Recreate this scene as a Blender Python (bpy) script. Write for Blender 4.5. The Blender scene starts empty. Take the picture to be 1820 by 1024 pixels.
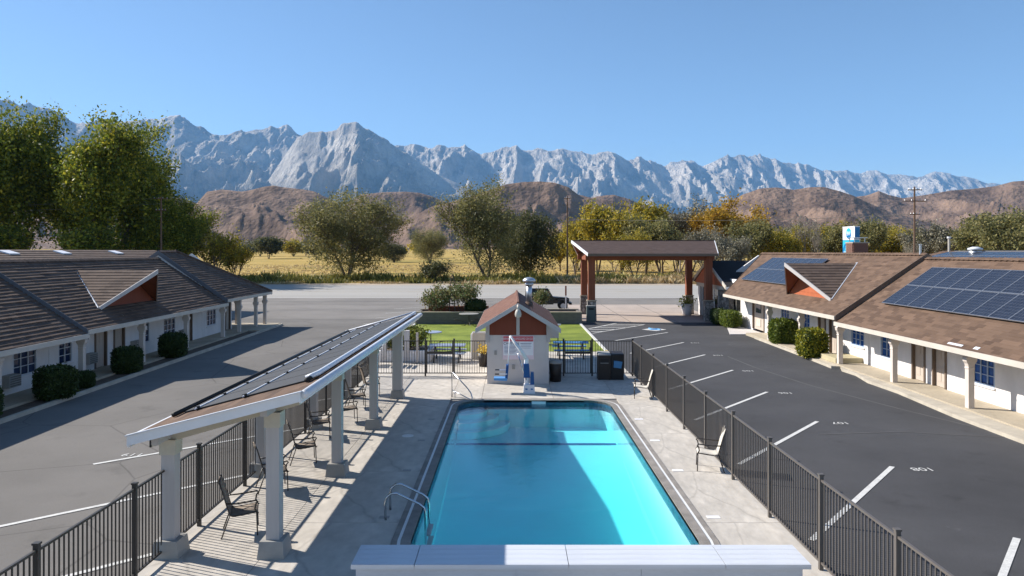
import bpy, bmesh, math, random
import numpy as np
from mathutils import Vector, Matrix, Euler
from mathutils.geometry import tessellate_polygon
random.seed(7)
S = bpy.context.scene
C = S.collection
PI = math.pi
CAMH = 5.3      # camera height above the paving
F = 1290.0      # focal length in photograph pixels
HX, HY = 910.0, 448.0   # vanishing point of the pool axis in the photograph

# ------------------------------------------------------------------ camera
cd = bpy.data.cameras.new('camera')
cam = bpy.data.objects.new('camera', cd); C.objects.link(cam)
cam.location = (0, 0, CAMH)
cam.rotation_euler = (PI / 2, 0, 0)
cd.sensor_width = 36.0
cd.lens = 36.0 * F / 1820.0
cd.shift_y = -64.0 / 1820.0
cd.clip_start = 0.1
cd.clip_end = 90000.0
S.camera = cam

# ------------------------------------------------------------------ sky and sun
SUN_EL = math.radians(35.5)
SUN_AZ = math.atan2(-0.933, 0.358)          # from +Y (west) towards the left (south)
w = bpy.data.worlds.new('World'); S.world = w; w.use_nodes = True
nt = w.node_tree
sky = nt.nodes.new('ShaderNodeTexSky'); sky.sky_type = 'NISHITA'; sky.sun_disc = False
sky.sun_elevation = SUN_EL; sky.sun_rotation = SUN_AZ
sky.altitude = 1150; sky.air_density = 1.0; sky.dust_density = 0.0; sky.ozone_density = 3.0
bg = nt.nodes['Background']; bg.inputs['Strength'].default_value = 0.088
nt.links.new(sky.outputs[0], bg.inputs['Color'])
sd = bpy.data.lights.new('sun', 'SUN'); sd.energy = 5.0; sd.angle = math.radians(0.53); sd.color = (1.0, 0.94, 0.855)
so = bpy.data.objects.new('sun', sd); C.objects.link(so)
sv = Vector((math.sin(SUN_AZ) * math.cos(SUN_EL), math.cos(SUN_AZ) * math.cos(SUN_EL), math.sin(SUN_EL)))
so.rotation_euler = sv.to_track_quat('Z', 'Y').to_euler(); so.location = (-30, 10, 40)
S.view_settings.view_transform = 'Standard'; S.view_settings.look = 'None'
S.view_settings.exposure = 0.78; S.view_settings.gamma = 1.0; S.view_settings.use_curve_mapping = False
S.render.engine = 'CYCLES'
S.cycles.use_denoising = True
S.cycles.max_bounces = 8; S.cycles.transparent_max_bounces = 16; S.cycles.volume_bounces = 1
S.cycles.caustics_reflective = False; S.cycles.caustics_refractive = False

# ------------------------------------------------------------------ helpers: materials
def _n(t, kind): return t.nodes.new('ShaderNode' + kind)
def newmat(name):
    m = bpy.data.materials.new(name); m.use_nodes = True
    return m, m.node_tree, m.node_tree.nodes['Principled BSDF']
def hexc(r, g, b):
    f = lambda c: (c / 12.92 if c <= 0.04045 else ((c + 0.055) / 1.055) ** 2.4)
    return (f(r / 255), f(g / 255), f(b / 255))
def mul(c, k): return tuple(min(1, x * k) for x in c)
def mat(name, col, rough=0.7, var=0.18, scale=3.0, col2=None, bump=0.0, bscale=40.0, metal=0.0, spec=0.4, detail=6, stretch=None, fine=0.0):
    m, t, p = newmat(name)
    tc = _n(t, 'TexCoord')
    src = tc.outputs['Object']
    if stretch:
        mp = _n(t, 'Mapping'); mp.inputs['Scale'].default_value = stretch
        t.links.new(src, mp.inputs['Vector']); src = mp.outputs[0]
    nz = _n(t, 'TexNoise'); nz.inputs['Scale'].default_value = scale; nz.inputs['Detail'].default_value = detail; nz.inputs['Roughness'].default_value = 0.62
    t.links.new(src, nz.inputs['Vector'])
    rp = _n(t, 'ValToRGB'); a, b = mul(col, 1 - var), (col2 if col2 else mul(col, 1 + var))
    rp.color_ramp.elements[0].position = 0.3; rp.color_ramp.elements[1].position = 0.7
    rp.color_ramp.elements[0].color = (*a, 1); rp.color_ramp.elements[1].color = (*b, 1)
    t.links.new(nz.outputs['Fac'], rp.inputs[0])
    out = rp.outputs[0]
    if fine:
        n3 = _n(t, 'TexNoise'); n3.inputs['Scale'].default_value = bscale; n3.inputs['Detail'].default_value = 3
        t.links.new(src, n3.inputs['Vector'])
        mr = _n(t, 'MapRange'); mr.inputs[1].default_value = 0.25; mr.inputs[2].default_value = 0.75; mr.inputs[3].default_value = 1 - fine; mr.inputs[4].default_value = 1 + fine
        t.links.new(n3.outputs['Fac'], mr.inputs[0])
        mx = _n(t, 'Mix'); mx.data_type = 'RGBA'; mx.blend_type = 'MULTIPLY'; mx.inputs[0].default_value = 1
        t.links.new(out, mx.inputs[6]); t.links.new(mr.outputs[0], mx.inputs[7]); out = mx.outputs[2]
    t.links.new(out, p.inputs['Base Color'])
    p.inputs['Roughness'].default_value = rough; p.inputs['Metallic'].default_value = metal
    p.inputs['Specular IOR Level'].default_value = spec
    if bump:
        n2 = _n(t, 'TexNoise'); n2.inputs['Scale'].default_value = bscale; n2.inputs['Detail'].default_value = 4
        t.links.new(src, n2.inputs['Vector'])
        bp = _n(t, 'Bump'); bp.inputs['Strength'].default_value = bump; bp.inputs['Distance'].default_value = 0.02
        t.links.new(n2.outputs['Fac'], bp.inputs['Height']); t.links.new(bp.outputs[0], p.inputs['Normal'])
    return m
def brickmat(name, c1, c2, c3, bw, bh, axis='yx', rough=0.9, mortar=0.0, cm=(0.02, 0.02, 0.02), bump=0.3):
    # shingle / brick colours that change from piece to piece
    m, t, p = newmat(name)
    tc = _n(t, 'TexCoord'); sp = _n(t, 'SeparateXYZ'); cb = _n(t, 'CombineXYZ')
    t.links.new(tc.outputs['Object'], sp.inputs[0])
    for i, a in enumerate(axis):
        t.links.new(sp.outputs['xyz'.index(a)], cb.inputs[i])
    br = _n(t, 'TexBrick'); br.inputs['Scale'].default_value = 1.0
    br.inputs['Brick Width'].default_value = bw; br.inputs['Row Height'].default_value = bh
    br.inputs['Mortar Size'].default_value = mortar; br.inputs['Mortar Smooth'].default_value = 0.2
    br.inputs['Color1'].default_value = (*c1, 1); br.inputs['Color2'].default_value = (*c2, 1); br.inputs['Mortar'].default_value = (*cm, 1)
    br.inputs['Bias'].default_value = 0.0
    t.links.new(cb.outputs[0], br.inputs['Vector'])
    nz = _n(t, 'TexNoise'); nz.inputs['Scale'].default_value = 0.9; nz.inputs['Detail'].default_value = 5
    t.links.new(tc.outputs['Object'], nz.inputs['Vector'])
    mx = _n(t, 'Mix'); mx.data_type = 'RGBA'
    mr = _n(t, 'MapRange'); mr.inputs[1].default_value = 0.35; mr.inputs[2].default_value = 0.7; mr.inputs[3].default_value = 0; mr.inputs[4].default_value = 0.6
    t.links.new(nz.outputs['Fac'], mr.inputs[0]); t.links.new(mr.outputs[0], mx.inputs[0])
    t.links.new(br.outputs['Color'], mx.inputs[6]); mx.inputs[7].default_value = (*c3, 1)
    t.links.new(mx.outputs[2], p.inputs['Base Color'])
    p.inputs['Roughness'].default_value = rough; p.inputs['Specular IOR Level'].default_value = 0.25
    n2 = _n(t, 'TexNoise'); n2.inputs['Scale'].default_value = 60
    t.links.new(tc.outputs['Object'], n2.inputs['Vector'])
    bp = _n(t, 'Bump'); bp.inputs['Strength'].default_value = bump; bp.inputs['Distance'].default_value = 0.01
    t.links.new(n2.outputs['Fac'], bp.inputs['Height']); t.links.new(bp.outputs[0], p.inputs['Normal'])
    return m
def leafmat(name, cols, trans=0.42, rough=0.55):
    m, t, p = newmat(name)
    ge = _n(t, 'NewGeometry'); rp = _n(t, 'ValToRGB')
    els = rp.color_ramp.elements
    while len(els) < len(cols): els.new(0.5)
    for i, c in enumerate(cols):
        els[i].position = i / (len(cols) - 1); els[i].color = (*c, 1)
    t.links.new(ge.outputs['Random Per Island'], rp.inputs[0])
    t.links.new(rp.outputs[0], p.inputs['Base Color'])
    p.inputs['Roughness'].default_value = rough; p.inputs['Specular IOR Level'].default_value = 0.3
    tr = _n(t, 'BsdfTranslucent'); t.links.new(rp.outputs[0], tr.inputs['Color'])
    ms = _n(t, 'MixShader'); ms.inputs[0].default_value = trans
    t.links.new(p.outputs[0], ms.inputs[1]); t.links.new(tr.outputs[0], ms.inputs[2])
    t.links.new(ms.outputs[0], t.nodes['Material Output'].inputs['Surface'])
    return m

def overlay(m, scale, lo, hi, dark, distort=0.0, cells=False):
    t = m.node_tree; p = t.nodes['Principled BSDF']; src = p.inputs['Base Color'].links[0].from_socket
    tc = _n(t, 'TexCoord'); vec = tc.outputs['Object']
    if distort:
        nz = _n(t, 'TexNoise'); nz.inputs['Scale'].default_value = scale * 1.7; nz.inputs['Detail'].default_value = 4; t.links.new(vec, nz.inputs['Vector'])
        ma = _n(t, 'Mix'); ma.data_type = 'VECTOR'; ma.inputs[0].default_value = distort; t.links.new(vec, ma.inputs[4]); t.links.new(nz.outputs['Color'], ma.inputs[5]); vec = ma.outputs[1]
    if cells:
        v = _n(t, 'TexVoronoi'); v.feature = 'DISTANCE_TO_EDGE'; v.inputs['Scale'].default_value = scale; t.links.new(vec, v.inputs['Vector']); fac = v.outputs['Distance']
    else:
        v = _n(t, 'TexNoise'); v.inputs['Scale'].default_value = scale; v.inputs['Detail'].default_value = 7; v.inputs['Roughness'].default_value = 0.6; t.links.new(vec, v.inputs['Vector']); fac = v.outputs['Fac']
    mr = _n(t, 'MapRange'); mr.inputs[1].default_value = lo; mr.inputs[2].default_value = hi; mr.inputs[3].default_value = dark if cells else 1.0; mr.inputs[4].default_value = 1.0 if cells else dark
    t.links.new(fac, mr.inputs[0])
    mx = _n(t, 'Mix'); mx.data_type = 'RGBA'; mx.blend_type = 'MULTIPLY'; mx.inputs[0].default_value = 1
    t.links.new(src, mx.inputs[6]); t.links.new(mr.outputs[0], mx.inputs[7]); t.links.new(mx.outputs[2], p.inputs['Base Color'])
M = {}
M['asphalt_new'] = mat('asphalt_new', (0.064, 0.063, 0.066), 0.85, 0.24, 0.22, bump=0.35, bscale=90, fine=0.22, spec=0.3)
M['asphalt_old'] = mat('asphalt_old', (0.165, 0.153, 0.140), 0.9, 0.2, 0.16, bump=0.3, bscale=80, fine=0.14, spec=0.25)
M['asphalt_front'] = mat('asphalt_front', (0.215, 0.198, 0.18), 0.9, 0.18, 0.16, bump=0.3, bscale=80, fine=0.12, spec=0.25)
overlay(M['asphalt_front'], 0.5, 0.58, 0.74, 0.8); overlay(M['asphalt_new'], 0.8, 0.60, 0.72, 0.72); overlay(M['asphalt_old'], 0.7, 0.58, 0.74, 0.74); overlay(M['asphalt_old'], 0.22, 0.0, 0.006, 0.62, 0.12, True); overlay(M['asphalt_new'], 0.9, 0.66, 0.70, 1.35)
M['highway'] = mat('highway', (0.37, 0.35, 0.32), 0.9, 0.07, 0.15, stretch=(0.15, 1.5, 1), fine=0.08, bscale=30, spec=0.25)
M['seal'] = mat('seal', (0.10, 0.097, 0.095), 0.8, 0.2, 2.0)
M['sand'] = mat('sand', (0.40, 0.33, 0.25), 0.95, 0.2, 0.4, fine=0.15, bscale=6)
M['concrete'] = mat('concrete', (0.53, 0.485, 0.425), 0.85, 0.27, 0.7, bump=0.5, bscale=9, fine=0.14, detail=9)
overlay(M['concrete'], 1.15, 0.0, 0.02, 0.80, 0.22, True); overlay(M['concrete'], 0.9, 0.55, 0.78, 0.66)
M['concrete_base'] = mat('concrete_base', (0.20, 0.185, 0.17), 0.9, 0.15, 2)
M['apron'] = mat('apron', (0.44, 0.36, 0.30), 0.85, 0.12, 0.5, fine=0.08, bscale=12)
M['walk'] = mat('walk', (0.42, 0.36, 0.27), 0.85, 0.16, 0.8, fine=0.1, bscale=10)
M['kerb'] = mat('kerb', (0.48, 0.43, 0.35), 0.85, 0.2, 1.5)
M['block'] = mat('block', (0.17, 0.155, 0.135), 0.9, 0.2, 2.0, bump=0.3)
M['coping'] = mat('coping', (0.25, 0.225, 0.20), 0.8, 0.25, 3.0, bump=0.3, bscale=25)
M['drain'] = mat('drain', (0.72, 0.72, 0.70), 0.5, 0.06, 4.0)
M['paint'] = mat('paint', (0.60, 0.59, 0.56), 0.75, 0.12, 5.0, fine=0.15, bscale=30)
M['stucco'] = mat('stucco', (0.77, 0.745, 0.735), 0.9, 0.09, 1.2, bump=0.25, bscale=60, fine=0.04, stretch=(1, 1, .45))
M['stucco_grey'] = mat('stucco_grey', (0.62, 0.58, 0.555), 0.9, 0.06, 1.2, bump=0.2, bscale=60)
M['trim'] = mat('trim', (0.56, 0.51, 0.44), 0.7, 0.08, 1.5)
M['post'] = mat('post', (0.62, 0.55, 0.49), 0.7, 0.08, 2.0)
M['colpaint'] = mat('colpaint', (0.50, 0.465, 0.445), 0.65, 0.06, 2.0)
M['cream'] = mat('cream', (0.56, 0.51, 0.41), 0.7, 0.06, 2.0)
M['whitepaint'] = mat('whitepaint', (0.78, 0.78, 0.79), 0.45, 0.05, 2.0)
M['vinyl'] = mat('vinyl', (0.60, 0.62, 0.66), 0.45, 0.10, 1.4, fine=0.05, bscale=20)
M['rust'] = mat('rust', (0.20, 0.050, 0.026), 0.75, 0.12, 2.5, stretch=(1, 1, 0.2))
M['orange'] = mat('orange', (0.42, 0.115, 0.045), 0.75, 0.12, 2.5)  # sunlit copy of the rust boards, sunshine put into the colour
M['timber'] = mat('timber', (0.24, 0.075, 0.035), 0.7, 0.2, 4, stretch=(1, 1, 0.15))
M['oak'] = mat('oak', (0.35, 0.23, 0.12), 0.8, 0.2, 4)
M['door'] = mat('door', (0.50, 0.43, 0.37), 0.6, 0.05, 2.0)
M['doorframe'] = mat('doorframe', (0.16, 0.115, 0.085), 0.6, 0.15, 2.0)
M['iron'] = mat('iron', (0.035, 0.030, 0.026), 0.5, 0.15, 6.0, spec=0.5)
M['iron_sun'] = mat('iron_sun', (0.115, 0.10, 0.088), 0.5, 0.15, 6.0, spec=0.5)  # lighter copy of iron, sunlight painted into the fence colour
M['slate'] = mat('slate', (0.13, 0.135, 0.15), 0.6, 0.1, 3)
M['black'] = mat('black', (0.012, 0.012, 0.013), 0.5, 0.2, 4)
M['rubber'] = mat('rubber', (0.018, 0.018, 0.018), 0.75, 0.2, 10)
M['bin'] = mat('bin', (0.028, 0.021, 0.018), 0.45, 0.15, 3)
M['steel'] = mat('steel', (0.62, 0.63, 0.65), 0.22, 0.06, 4, metal=1.0)
M['galv'] = mat('galv', (0.55, 0.57, 0.60), 0.38, 0.12, 5, metal=0.8)
M['gutter'] = mat('gutter', (0.66, 0.68, 0.72), 0.35, 0.06, 3)
M['sling'] = mat('sling', (0.24, 0.195, 0.155), 0.8, 0.14, 1.0, stretch=(22, 1, 1), detail=2)
M['sling_pale'] = mat('sling_pale', (0.58, 0.54, 0.475), 0.8, 0.08, 1.0, stretch=(22, 1, 1), detail=2)
M['chairmetal'] = mat('chairmetal', (0.045, 0.038, 0.034), 0.4, 0.1, 5)
M['mat_black'] = mat('mat_black', (0.050, 0.048, 0.047), 0.6, 0.12, 2.0, stretch=(1, 60, 1), detail=2)
M['blue'] = mat('blue', (0.012, 0.085, 0.27), 0.4, 0.1, 3)
M['lightblue'] = mat('lightblue', (0.12, 0.33, 0.66), 0.45, 0.1, 3)
M['bluepaint'] = mat('bluepaint', (0.10, 0.30, 0.55), 0.7, 0.1, 3)
M['bwblue'] = mat('bwblue', (0.0, 0.16, 0.40), 0.4, 0.05, 3)
M['bwcyan'] = mat('bwcyan', (0.03, 0.42, 0.62), 0.4, 0.05, 3)
M['signred'] = mat('signred', (0.62, 0.10, 0.12), 0.6, 0.05, 3)
M['signpink'] = mat('signpink', (0.80, 0.66, 0.70), 0.6, 0.05, 3)
M['signwhite'] = mat('signwhite', (0.84, 0.84, 0.87), 0.55, 0.04, 3)
M['ink'] = mat('ink', (0.05, 0.05, 0.08), 0.6, 0.05, 3)
M['ink_grey'] = mat('ink_grey', (0.34, 0.35, 0.43), 0.6, 0.05, 3)
M['tabletop'] = mat('tabletop', (0.30, 0.35, 0.47), 0.5, 0.1, 3)
M['soil'] = mat('soil', (0.12, 0.085, 0.06), 0.95, 0.25, 3, bump=0.4)
M['lawn'] = mat('lawn', (0.150, 0.215, 0.018), 0.9, 0.30, 0.55, col2=(0.27, 0.32, 0.04), bump=0.8, bscale=55, fine=0.25, detail=9)
M['bark'] = mat('bark', (0.13, 0.10, 0.075), 0.9, 0.3, 5, stretch=(1, 1, 0.2), bump=0.5, bscale=15)
M['bark_pale'] = mat('bark_pale', (0.30, 0.255, 0.21), 0.9, 0.3, 5, stretch=(1, 1, 0.2))
M['pole'] = mat('pole', (0.14, 0.085, 0.055), 0.85, 0.25, 3, stretch=(1, 1, 0.1))
M['wire'] = mat('wire', (0.16, 0.15, 0.13), 0.6, 0.1, 3)
M['beige'] = mat('beige', (0.50, 0.46, 0.40), 0.6, 0.06, 3)
M['greybox'] = mat('greybox', (0.33, 0.32, 0.30), 0.6, 0.1, 3)
M['roof_tile'] = brickmat('roof_tile', (0.088, 0.057, 0.043), (0.155, 0.104, 0.078), (0.085, 0.063, 0.052), 0.33, 0.2, 'yx')
M['roof_red'] = brickmat('roof_red', (0.085, 0.053, 0.037), (0.180, 0.115, 0.079), (0.128, 0.083, 0.058), 0.42, 0.145, 'yx')
M['roof_dark'] = brickmat('roof_dark', (0.085, 0.060, 0.048), (0.155, 0.110, 0.085), (0.12, 0.085, 0.068), 0.33, 0.16, 'xy')
M['roof_porte'] = brickmat('roof_porte', (0.090, 0.060, 0.052), (0.13, 0.09, 0.078), (0.11, 0.075, 0.065), 0.33, 0.15, 'xy')
M['roof_shed'] = brickmat('roof_shed', (0.15, 0.075, 0.055), (0.215, 0.115, 0.085), (0.18, 0.095, 0.07), 0.33, 0.16, 'yx')
M['roof_black'] = mat('roof_black', (0.012, 0.012, 0.014), 0.9, 0.2, 2)
M['brick'] = brickmat('brick', (0.17, 0.075, 0.055), (0.24, 0.11, 0.08), (0.18, 0.09, 0.07), 0.22, 0.075, 'yz', mortar=0.01, cm=(0.25, 0.2, 0.17))
M['leaf_cotton'] = leafmat('leaf_cotton', [(0.058, 0.081, 0.017), (0.119, 0.158, 0.023), (0.223, 0.259, 0.030), (0.444, 0.382, 0.036)])
M['leaf_elm'] = leafmat('leaf_elm', [(0.101, 0.106, 0.043), (0.172, 0.171, 0.066), (0.263, 0.242, 0.088), (0.345, 0.291, 0.106)])
M['leaf_dark'] = leafmat('leaf_dark', [(0.053, 0.061, 0.026), (0.088, 0.095, 0.036), (0.132, 0.127, 0.049)])
M['leaf_yellow'] = leafmat('leaf_yellow', [(0.151, 0.144, 0.024), (0.266, 0.238, 0.034), (0.425, 0.339, 0.043), (0.584, 0.424, 0.046)])
M['leaf_gold'] = leafmat('leaf_gold', [(0.233, 0.155, 0.023), (0.420, 0.265, 0.034), (0.621, 0.373, 0.039)])
M['leaf_grey'] = leafmat('leaf_grey', [(0.143, 0.136, 0.094), (0.215, 0.200, 0.136), (0.286, 0.257, 0.179)], 0.15)
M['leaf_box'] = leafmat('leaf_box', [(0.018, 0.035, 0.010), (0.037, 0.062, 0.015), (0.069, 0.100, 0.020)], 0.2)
M['leaf_boxsun'] = leafmat('leaf_boxsun', [(0.055, 0.094, 0.016), (0.118, 0.164, 0.023), (0.234, 0.258, 0.029)], 0.25)  # brighter copy of leaf_box with the sun on the shrubs put into its colours
M['leaf_gild'] = leafmat('leaf_gild', [(0.054, 0.084, 0.012), (0.156, 0.180, 0.020), (0.504, 0.432, 0.030)], 0.25)
M['leaf_rose'] = leafmat('leaf_rose', [(0.091, 0.142, 0.045), (0.173, 0.223, 0.071), (0.325, 0.203, 0.102), (0.264, 0.325, 0.122)], 0.25)
M['leaf_lime'] = leafmat('leaf_lime', [(0.104, 0.130, 0.021), (0.182, 0.208, 0.033), (0.273, 0.273, 0.039)], 0.25)
M['petal'] = leafmat('petal', [(0.70, 0.65, 0.50), (0.75, 0.72, 0.65)], 0.2)
M['petal_yellow'] = leafmat('petal_yellow', [(0.65, 0.42, 0.04), (0.7, 0.55, 0.1)], 0.2)
M['weed'] = leafmat('weed', [(0.094, 0.101, 0.026), (0.161, 0.163, 0.039), (0.287, 0.244, 0.058), (0.372, 0.325, 0.065)], 0.2)
M['straw'] = leafmat('straw', [(0.345, 0.247, 0.115), (0.483, 0.356, 0.172), (0.598, 0.471, 0.276)], 0.2)
def glassmat(name, col, rough=0.06):
    m, t, p = newmat(name)
    tc = _n(t, 'TexCoord'); nz = _n(t, 'TexNoise'); nz.inputs['Scale'].default_value = 2.5
    t.links.new(tc.outputs['Object'], nz.inputs['Vector'])
    rp = _n(t, 'ValToRGB'); rp.color_ramp.elements[0].color = (*mul(col, 0.5), 1); rp.color_ramp.elements[1].color = (*mul(col, 1.5), 1)
    t.links.new(nz.outputs['Fac'], rp.inputs[0]); t.links.new(rp.outputs[0], p.inputs['Base Color'])
    p.inputs['Roughness'].default_value = rough; p.inputs['Specular IOR Level'].default_value = 0.6
    return m
M['glass_blue'] = glassmat('glass_blue', (0.022, 0.10, 0.34))
M['glass_navy'] = glassmat('glass_navy', (0.018, 0.034, 0.085))
M['glass_dark'] = glassmat('glass_dark', (0.014, 0.014, 0.013))
M['muntin'] = mat('muntin', (0.42, 0.52, 0.66), 0.6, 0.05, 3)
M['muntin_white'] = mat('muntin_white', (0.62, 0.64, 0.68), 0.6, 0.05, 3)
def solarmat():
    m, t, p = newmat('solar_cell')
    tc = _n(t, 'TexCoord')
    br = _n(t, 'TexBrick'); br.offset = 0.0; br.inputs['Scale'].default_value = 1.0
    br.inputs['Brick Width'].default_value = 0.158; br.inputs['Row Height'].default_value = 0.158
    br.inputs['Mortar Size'].default_value = 0.0035; br.inputs['Mortar Smooth'].default_value = 0.3
    br.inputs['Color1'].default_value = (0.018, 0.022, 0.036, 1); br.inputs['Color2'].default_value = (0.023, 0.028, 0.044, 1)
    br.inputs['Mortar'].default_value = (0.11, 0.12, 0.15, 1)
    t.links.new(tc.outputs['Object'], br.inputs['Vector'])
    t.links.new(br.outputs['Color'], p.inputs['Base Color'])
    p.inputs['Roughness'].default_value = 0.26; p.inputs['Specular IOR Level'].default_value = 0.2
    return m
M['solar'] = solarmat()
M['alu'] = mat('alu', (0.36, 0.38, 0.42), 0.35, 0.05, 4, metal=0.6)
def stonemat():
    m, t, p = newmat('fieldstone')
    tc = _n(t, 'TexCoord'); vo = _n(t, 'TexVoronoi'); vo.inputs['Scale'].default_value = 3.6
    t.links.new(tc.outputs['Object'], vo.inputs['Vector'])
    hs = _n(t, 'Mix'); hs.data_type = 'RGBA'
    hs.inputs[6].default_value = (0.14, 0.125, 0.115, 1); hs.inputs[7].default_value = (0.42, 0.37, 0.33, 1)
    sp = _n(t, 'SeparateColor'); t.links.new(vo.outputs['Color'], sp.inputs[0]); t.links.new(sp.outputs[0], hs.inputs[0])
    v2 = _n(t, 'TexVoronoi'); v2.feature = 'DISTANCE_TO_EDGE'; v2.inputs['Scale'].default_value = 3.6
    t.links.new(tc.outputs['Object'], v2.inputs['Vector'])
    mr = _n(t, 'MapRange'); mr.inputs[2].default_value = 0.06; t.links.new(v2.outputs['Distance'], mr.inputs[0])
    mx = _n(t, 'Mix'); mx.data_type = 'RGBA'; mx.inputs[6].default_value = (0.075, 0.07, 0.065, 1)
    t.links.new(mr.outputs[0], mx.inputs[0]); t.links.new(hs.outputs[2], mx.inputs[7]); t.links.new(mx.outputs[2], p.inputs['Base Color'])
    bp = _n(t, 'Bump'); bp.inputs['Distance'].default_value = 0.06; t.links.new(mr.outputs[0], bp.inputs['Height']); t.links.new(bp.outputs[0], p.inputs['Normal'])
    p.inputs['Roughness'].default_value = 0.85
    return m
M['stone'] = stonemat()
M['plaster'] = mat('plaster', (0.54, 0.85, 0.87), 0.6, 0.04, 0.8)
M['tile'] = mat('tile', (0.03, 0.10, 0.17), 0.3, 0.3, 9)
def watermat():
    m, t, p = newmat('pool_water')
    t.nodes.remove(p)
    out = t.nodes['Material Output']
    tc = _n(t, 'TexCoord')
    n1 = _n(t, 'TexNoise'); n1.inputs['Scale'].default_value = 2.2; n1.inputs['Detail'].default_value = 3
    n2 = _n(t, 'TexNoise'); n2.inputs['Scale'].default_value = 13.0; n2.inputs['Detail'].default_value = 3
    t.links.new(tc.outputs['Object'], n1.inputs['Vector']); t.links.new(tc.outputs['Object'], n2.inputs['Vector'])
    ad = _n(t, 'Math'); ad.operation = 'MULTIPLY_ADD'; ad.inputs[1].default_value = 0.34
    t.links.new(n2.outputs['Fac'], ad.inputs[0]); t.links.new(n1.outputs['Fac'], ad.inputs[2])
    bp = _n(t, 'Bump'); bp.inputs['Strength'].default_value = 0.22; bp.inputs['Distance'].default_value = 0.05
    t.links.new(ad.outputs[0], bp.inputs['Height'])
    gl = _n(t, 'BsdfGlossy'); gl.inputs['Roughness'].default_value = 0.015; t.links.new(bp.outputs[0], gl.inputs['Normal'])
    tr = _n(t, 'BsdfTransparent')
    lw = _n(t, 'LayerWeight'); lw.inputs['Blend'].default_value = 0.5; t.links.new(bp.outputs[0], lw.inputs['Normal'])
    pw = _n(t, 'Math'); pw.operation = 'POWER'; pw.inputs[1].default_value = 5.0; t.links.new(lw.outputs['Facing'], pw.inputs[0])
    fr = _n(t, 'Math'); fr.operation = 'MULTIPLY_ADD'; fr.inputs[1].default_value = 0.98; fr.inputs[2].default_value = 0.02; t.links.new(pw.outputs[0], fr.inputs[0])
    ms = _n(t, 'MixShader'); t.links.new(fr.outputs[0], ms.inputs[0]); t.links.new(tr.outputs[0], ms.inputs[1]); t.links.new(gl.outputs[0], ms.inputs[2])
    t.links.new(ms.outputs[0], out.inputs['Surface'])
    va = _n(t, 'VolumeAbsorption'); va.inputs['Color'].default_value = (0.05, 0.92, 0.95, 1); va.inputs['Density'].default_value = 0.30
    t.links.new(va.outputs[0], out.inputs['Volume'])
    return m
M['water'] = watermat()

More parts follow.
